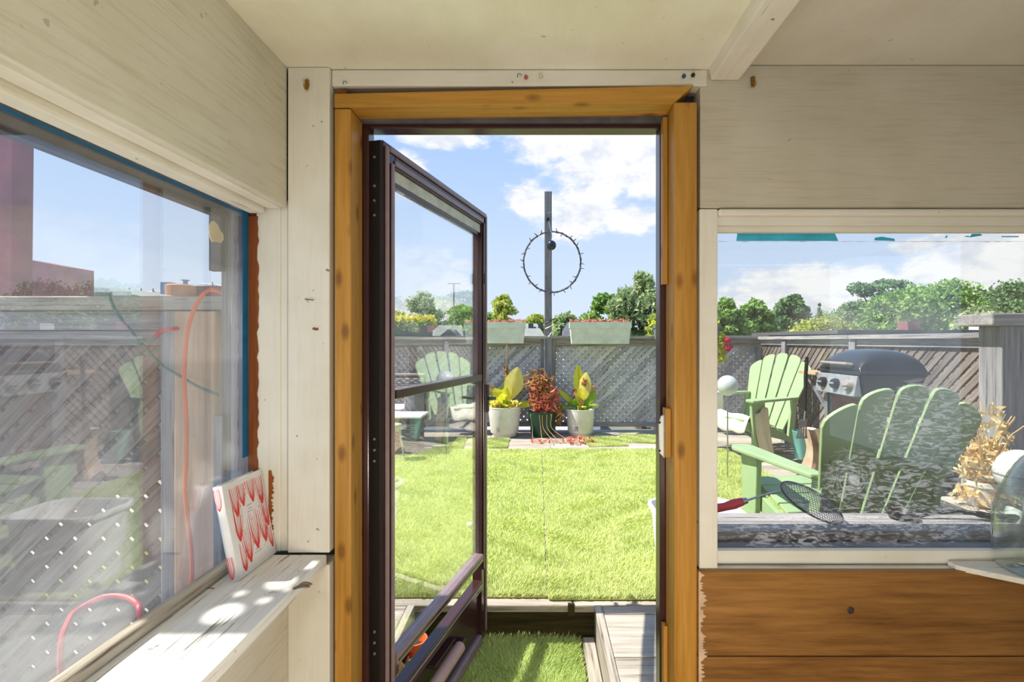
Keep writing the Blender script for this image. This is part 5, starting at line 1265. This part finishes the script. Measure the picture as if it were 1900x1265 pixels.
pbl = thing('stone', 'small pale stone lying on the left turf', 'stone', (gx(872, 3.02), 3.02, DECK+.02))
MB().lathe([(0, 0), (.018, .002), (.022, .010), (.016, .018), (0, .021)], 10).build('stone', 'plastic_white', pbl, smooth=True)

# right-hand corner: table, dry plant
tb2 = thing('side_table', 'weathered plank table against the side fence right of the near chair', 'table', (2.52, 2.98, DECK))
zt3 = gz(782, 2.95)
for i in range(3): MB().box(2.22, 2.80, 2.81+i*.10, 2.905+i*.10, zt3-.025, zt3).build('top_plank', 'grey_x', tb2, .003, world=True)
MB().box(2.25, 2.78, 2.815, 2.835, zt3-.085, zt3-.026).build('apron', 'grey_x', tb2, .002, world=True)
for x in (2.27, 2.60, 2.76):
    for yv in (2.86, 3.07):
        if x == 2.60 and yv > 3: continue
        MB().box(x-.02, x+.02, yv-.02, yv+.02, DECK, zt3-.026).build('leg', 'grey_z', tb2, .002, world=True)
cr_ = thing('slatted_crate', 'low pale slatted crate under the dry plant right of the near chair', 'crate', (2.16, 2.32, DECK))
for i in range(4): MB().box(1.99+i*.09, 2.07+i*.09, 2.14, 2.5, DECK+.355, DECK+.37).build('top_slat', 'deck_y', cr_, .002, world=True)
for x in (2.0, 2.32):
    for yv in (2.16, 2.48): MB().box(x-.015, x+.015, yv-.015, yv+.015, DECK, DECK+.354).build('corner_post', 'deck_y', cr_, .002, world=True)
for z in (.06, .16, .26):
    MB().box(2.0, 2.32, 2.14, 2.144, DECK+z, DECK+z+.06).build('side_slat', 'deck_x', cr_, world=True); MB().box(1.98, 1.984, 2.16, 2.48, DECK+z, DECK+z+.06).build('side_slat', 'deck_y', cr_, world=True)
dp = thing('dry_plant_pot', 'white pot with a withered straw-coloured plant on the slatted crate', 'pot', (2.17, 2.36, DECK+.371))
MB().lathe([(0, .002), (.062, .002), (.078, .10), (.084, .10), (.084, .122), (.074, .122), (.07, .10), (0, .10)], 28).build('shell', 'pot_white', dp, smooth=True)
leaf_cloud('withered_leaves', 'leaf_dry', dp, np.vstack([sprig_pts(260, (0, 0, .20), (.12, .10, .13)), sprig_pts(120, (.02, 0, .36), (.10, .08, .14)), sprig_pts(160, (.0, -.02, .06), (.16, .10, .05))]), .022, 2.6)['kind'] = 'stuff'
for i in range(16):
    a = random.uniform(0, 6.28); q = random.uniform(.06, .24); hh = random.uniform(.05, .45)
    MB().tube([(0, 0, .10), (q*.5*math.cos(a), q*.5*math.sin(a), .10+hh*.7), (q*math.cos(a), q*math.sin(a), .10+hh)], [.004, .003, .002], 5).build('stalk', 'leaf_dry', dp)

# ------------------------------------------------------------------ beyond the deck
def roof_house(label, x0, x1, y0, y1, ze, zr_, mat, wallmat='siding'):
    t = thing('house', label, 'house', ((x0+x1)/2, y0, -3.2)); ym = (y0+y1)/2; hp2 = min((x1-x0)*.25, 2.5)
    MB().box(x0+.3, x1-.3, y0+.3, y1-.3, -3.2, ze).build('wall', wallmat, t, world=True)
    MB().add([(x0, y0, ze), (x1, y0, ze), (x1, y1, ze), (x0, y1, ze), (x0+hp2, ym, zr_), (x1-hp2, ym, zr_)], [(0, 1, 5, 4), (1, 2, 5), (2, 3, 4, 5), (3, 0, 4), (3, 2, 1, 0)]).build('roof', mat, t, world=True)
    MB().box(x0-.02, x1+.02, y0-.03, y0+.01, ze-.12, ze+.03).build('eaves_board', 'siding', t, world=True)
    for xx in np.linspace(x0+1, x1-1, 4): MB().box(xx-.4, xx+.4, y0+.26, y0+.305, -1.5, -.3).build('window', 'shingle_dark', t, world=True)
    return t
YHs = 21
h_a = roof_house('house with a pale grey hipped roof behind the back fence', gx(900, YHs), gx(1028, YHs), YHs, YHs+6, gz(629, YHs)-.5, gz(600, YHs+3), 'shingle')
for px in (965, 985, 1003): 
    c = at(px, 603, YHs+2.5); MB().box(c.x-.12, c.x+.12, c.y-.1, c.y+.1, c.z-.25, c.z+.08).build('vent', 'shingle_dark', h_a, world=True)
g0 = at(960, 628, YHs-1.2)
MB().add([(g0.x-1.1, YHs-1.2, g0.z-.35), (g0.x+.75, YHs-1.2, g0.z-.35), (g0.x-.15, YHs-1.2, g0.z+.45), (g0.x-1.1, YHs+1.5, g0.z-.35), (g0.x+.75, YHs+1.5, g0.z-.35), (g0.x-.15, YHs+1.5, g0.z+.45)], [(0, 1, 2), (0, 3, 4, 1), (1, 4, 5, 2), (3, 0, 2, 5), (4, 3, 5)]).build('gable', 'gable_red', h_a, world=True)
h_b = roof_house('house with a dark shingle roof right of the tall post', gx(1036, 19), gx(1130, 19), 19, 24, gz(630, 19)-.4, gz(598, 21.5), 'shingle_dark')
MB().tube([at(1041, 626, 18.9), at(1041, 604, 18.9)], .035, 6).build('vent_pipe', 'black_metal', h_b, world=True)
h_c = roof_house('house with grey roof and white gable left behind the door glass', gx(770, 17), gx(864, 17), 17, 20.8, gz(630, 17)-.3, gz(603, 18.9), 'shingle')
ga = at(832, 626, 16.8)
MB().add([(ga.x-.6, 16.8, ga.z-.2), (ga.x+.6, 16.8, ga.z-.2), (ga.x, 16.8, ga.z+.30), (ga.x-.6, 19, ga.z-.2), (ga.x+.6, 19, ga.z-.2), (ga.x, 19, ga.z+.30)], [(0, 1, 2), (1, 4, 5, 2), (3, 0, 2, 5), (0, 3, 4, 1), (4, 3, 5)]).build('gable', 'shingle_dark', h_c, world=True)
an = thing('tv_antenna', 'thin television antenna mast on the house left of the pots', 'antenna', (gx(842, 26), 26, -3.2))
MB().tube([Vector((gx(842, 26), 26, -3.2)), at(842, 525, 26)], .035, 6).build('mast', 'pole_grey', an, world=True)
MB().tube([at(830, 526, 26), at(855, 526, 26)], .025, 6).build('crossbar', 'pole_grey', an, world=True)
for px in (833, 838, 846, 851): MB().tube([at(px, 524.5, 25.7), at(px, 527, 26.3)], .015, 5).build('rod', 'pole_grey', an, world=True)
lb = thing('flat_building', 'long low dark-roofed building beyond the side fence', 'building', (9.6, 13.5, -3.2))
MB().box(gx(1555, 13), 20, 13, 18, -3.2, gz(619, 13)).build('wall', 'shingle_dark', lb, world=True)
MB().box(gx(1550, 13), 20.1, 12.9, 18.1, gz(619, 13), gz(612, 13)).build('parapet', 'shingle_dark', lb, world=True)
c = at(1696, 606, 14); MB().box(c.x-.18, c.x+.18, 14, 14.4, c.z-.2, c.z+.16).build('chimney', 'brick', lb, world=True)
c = at(1826, 606, 13.4); MB().box(c.x-.16, c.x+.18, 13.3, 13.7, c.z-.2, c.z+.10).build('roof_unit', 'plastic_white', lb, world=True)
wr = thing('white_roof', 'low white flat roof just beyond the back fence', 'roof', (0, 8, -.2))
MB().box(-.9, .9, 6.9, 10.5, -3.2, -.25).build('wall', 'siding', wr, world=True)
MB().box(-.95, .95, 6.85, 10.55, -.25, -.14).build('roof', 'siding', wr, world=True)
# left skyline
bp = thing('brick_parapet', 'purple-red brick parapet end beyond the left fence', 'wall', (-5.6, 5.2, -3.2))
a0, a1, a2 = at(-30, 468, 5.2), at(34, 478, 5.2), at(119, 494, 5.2)
MB().prism([(a0.x, -3.2), (a2.x, -3.2), (a2.x, a2.z), (a1.x, a1.z), (a0.x, a0.z)], (0, 5.2, 0), (1, 0, 0), (0, 0, 1), (0, .35, 0)).build('masonry', 'brick', bp, world=True)
sr = thing('shingle_roof', 'long low shingle roof slope beyond the left fence', 'roof', (-9, 11, -3.2))
p0, p1, p2 = at(60, 520, 11), at(235, 545, 11), at(330, 560, 11)
MB().add([(p0.x, 11, p0.z), (p1.x, 11, p1.z), (p2.x, 11, p2.z), (p2.x, 11, -3.2), (p0.x, 11, -3.2), (p0.x, 15, p0.z+.1), (p1.x, 15, p1.z+.1), (p2.x, 15, p2.z), (p2.x, 15, -3.2), (p0.x, 15, -3.2)],
         [(0, 1, 2, 3, 4)[::-1], (5, 6, 7, 8, 9), (0, 5, 6, 1)[::-1], (1, 6, 7, 2)[::-1], (2, 7, 8, 3)[::-1], (4, 9, 5, 0)[::-1]]).build('roof', 'shingle', sr, world=True)
for px, py in ((146, 533), (192, 540), (232, 546)):
    c = at(px, py, 10.95); MB().box(c.x-.2, c.x+.12, 10.86, 10.98, c.z-.03, c.z+.06).build('roof_vent', 'plastic_white', sr, world=True)
ch = thing('chimney_row', 'squat orange and purple chimneys with flues on the left skyline', 'chimney', at(365, 560, 14))
c = at(335, 545, 14); MB().lathe([(0, -4), (.38, -4), (.38, .22), (.33, .26), (0, .26)], 20, c).build('round_stack', 'brick_orange', ch, world=True)
c0, c1 = at(348, 545, 14.3), at(412, 530, 14.3); MB().box(c0.x, c1.x, 14.3, 15, -3.2, c1.z).build('stack', 'brick', ch, world=True)
c = at(311, 545, 13.8); MB().box(c.x-.13, c.x+.13, 13.7, 13.95, c.z-1, at(311, 524, 13.8).z).build('flue_box', 'metal_blue', ch, world=True)
c = at(344, 530, 14.2); MB().lathe([(0, -.3), (.06, -.3), (.06, .14), (.11, .15), (.11, .17), (0, .18)], 14, c).build('flue_pipe', 'metal_blue', ch, world=True)
rl = thing('roof_railing', 'thin metal railing on the left skyline roof', 'railing', at(400, 545, 16))
for k in range(9): MB().tube([at(240+k*22, 556, 16), at(240+k*22, 535-(k > 6)*12, 16)], .02, 5).build('post', 'pole_grey', rl, world=True)
MB().tube([at(240, 541, 16), at(420, 541, 16)], .015, 5).build('bar', 'pole_grey', rl, world=True); MB().tube([at(370, 526, 16), at(420, 531, 16)], .02, 5).build('bar', 'pole_grey', rl, world=True)

# ------------------------------------------------------------------ trees
def tree(label, px, top, hw, Y, mat, kind='round', n=5000, size=.20, low=648, name='tree', grp='trees beyond the fences'):
    s_ = Y/FPX; cx = gx(px, Y); zt_ = gz(top, Y); zb = gz(low, Y); W_ = hw*s_; H = zt_-zb
    t = thing(name, label, 'tree', (cx, Y, -3.2), 0, grp); base = Vector((cx, Y, -3.2))
    lobes = []
    if kind == 'cone': lobes = [((0, 0, zb+H*(i+.5)/7), W_*(1-(i+.2)/7.2), H/7*.8) for i in range(7)]
    elif kind == 'flat':
        lobes = [((random.uniform(-.7, .7)*W_, random.uniform(-.5, .5)*W_, zb+H*random.uniform(.45, .97)), W_*random.uniform(.25, .5), H*.055) for _ in range(16)]
    else:
        for _ in range(44):
            h_l = random.random()**.9; rad = W_*(1.0 if h_l < .45 else math.sqrt(max(.02, 1-((h_l-.45)/.58)**2)))
            a = random.uniform(0, 6.28); q = random.random()**.5
            lr = W_*random.uniform(.16, .34); rad = max(0, rad-lr*.55)
            lobes.append(((q*rad*math.cos(a), q*rad*math.sin(a)*.8, zb + h_l*(H-lr*.75)), lr, lr*(.75 if kind == 'round' else 1.25)))
        lobes.append(((W_*.05, 0, zt_-W_*.16), W_*.24, W_*.16))
    tot = sum(l[1]**2 for l in lobes); P = []
    for (c, r_, rz) in lobes:
        m = max(12, int(n*r_*r_/tot)); p = RNG.normal(size=(m, 3)); p /= np.linalg.norm(p, axis=1)[:, None]
        p *= RNG.uniform(.3, 1.22, m)[:, None]**.8; P.append(np.array(c)*1.0 + p*np.array((r_, r_, rz)))
    P = np.vstack(P); P[:, 2] += 3.2
    cr_o = leaf_cloud('crown', mat, t, P, size, 1.7 if kind != 'willow' else 2.6); cr_o['kind'] = 'stuff'
    tr_ = .035*H + .08
    MB().tube([(0, 0, 0), (.1*W_, 0, zb+3.2), (0, 0, zb+3.2+H*.55)], [tr_*1.4, tr_, tr_*.4], 8).build('trunk', 'bark', t, smooth=True)
    for k in range(6):
        c = random.choice(lobes)[0]; a = Vector((0, 0, zb+3.2+H*random.uniform(.05, .4)))
        MB().tube([a, (a+Vector((c[0], c[1], c[2]+3.2)))/2+Vector((0, 0, .1*H)), Vector((c[0], c[1], c[2]+3.2))], [tr_*.45, tr_*.3, tr_*.1], 6).build('branch', 'bark', t, smooth=True)
    return t
tree('silvery wispy tree at the left behind the door glass', 785, 541, 46, 27, 'tree_silver', 'round', 5000, .15)
tree('round mid-green tree below the antenna mast', 858, 566, 44, 33, 'tree_green', 'round', 4500, .2)
tree('yellow-green pine with layered boughs beside the open door edge', 934, 546, 36, 29, 'tree_lime', 'round', 4800, .15)
tree('small olive tree just left of the tall post', 993, 582, 30, 34, 'tree_lime', 'round', 3500, .2)
tree('small pale tree just right of the tall post', 1050, 580, 34, 40, 'tree_willow', 'round', 3500, .22)
tree('mid-green leafy tree behind the right planter box', 1118, 545, 50, 32, 'tree_green', 'round', 5500, .2)
tree('tall grey-green willow beside the right door jamb', 1188, 506, 56, 26, 'tree_willow', 'willow', 9000, .15)
tree('bright yellow-green shrub in front of the tall willow', 1216, 584, 20, 14, 'tree_lime', 'round', 3000, .09)
tree('bright green tree at the left edge of the right window', 1346, 552, 46, 24, 'tree_green', 'round', 5500, .15)
tree('rounded green tree second from the left in the right window', 1398, 556, 38, 28, 'tree_green', 'round', 5000, .18)
tree('dark rounded tree standing alone in the right window', 1470, 547, 40, 33, 'tree_dark', 'round', 6000, .19)
tree('narrow dark conifer between the dark rounded tree and the yellowish bush', 1520, 566, 13, 36, 'tree_dark', 'cone', 2500, .2)
tree('broad yellow-green bush low in the right window', 1530, 586, 72, 23, 'tree_lime', 'round', 7500, .12)
tree('pale olive tree behind the broad yellow-green bush', 1592, 556, 52, 41, 'tree_willow', 'round', 5500, .18)
tree('flat-topped tree with open dark limbs in the right window', 1630, 514, 58, 36, 'tree_dark', 'flat', 4500, .17)
tree('large pale green tree above the barbecue', 1690, 528, 92, 31, 'tree_green', 'round', 9000, .18)
tree('tall green tree left of the thick gate post', 1758, 516, 76, 37, 'tree_green', 'round', 7500, .2)
tree('broad dark green tree at the right edge behind the gate post', 1865, 520, 96, 44, 'tree_dark', 'round', 9000, .22)
tree('low pale green tree below the broad dark tree', 1812, 566, 76, 23, 'tree_willow', 'round', 6500, .16)

for (px, tp_, hw, Y, m, lb_) in ((1000, 584, 95, 84, 'tree_lime', 'far low tree line left of the tall post'), (1085, 582, 80, 72, 'tree_willow', 'far low tree line right of the tall post'),
        (735, 578, 45, 52, 'tree_lime', 'far low tree at the left edge of the door glass'), (905, 580, 48, 55, 'tree_green', 'far low tree behind the yellow-green pine'),
        (1435, 578, 60, 50, 'tree_willow', 'far pale tree between the two leftmost trees of the right window'), (1560, 572, 75, 68, 'tree_green', 'far green tree behind the narrow conifer'),
        (1640, 545, 66, 50, 'tree_green', 'far green tree under the flat-topped tree'), (1820, 540, 60, 58, 'tree_green', 'far green tree left of the broad dark tree')):
    tree(lb_, px, tp_, hw, Y, m, 'round', 4200, .3)
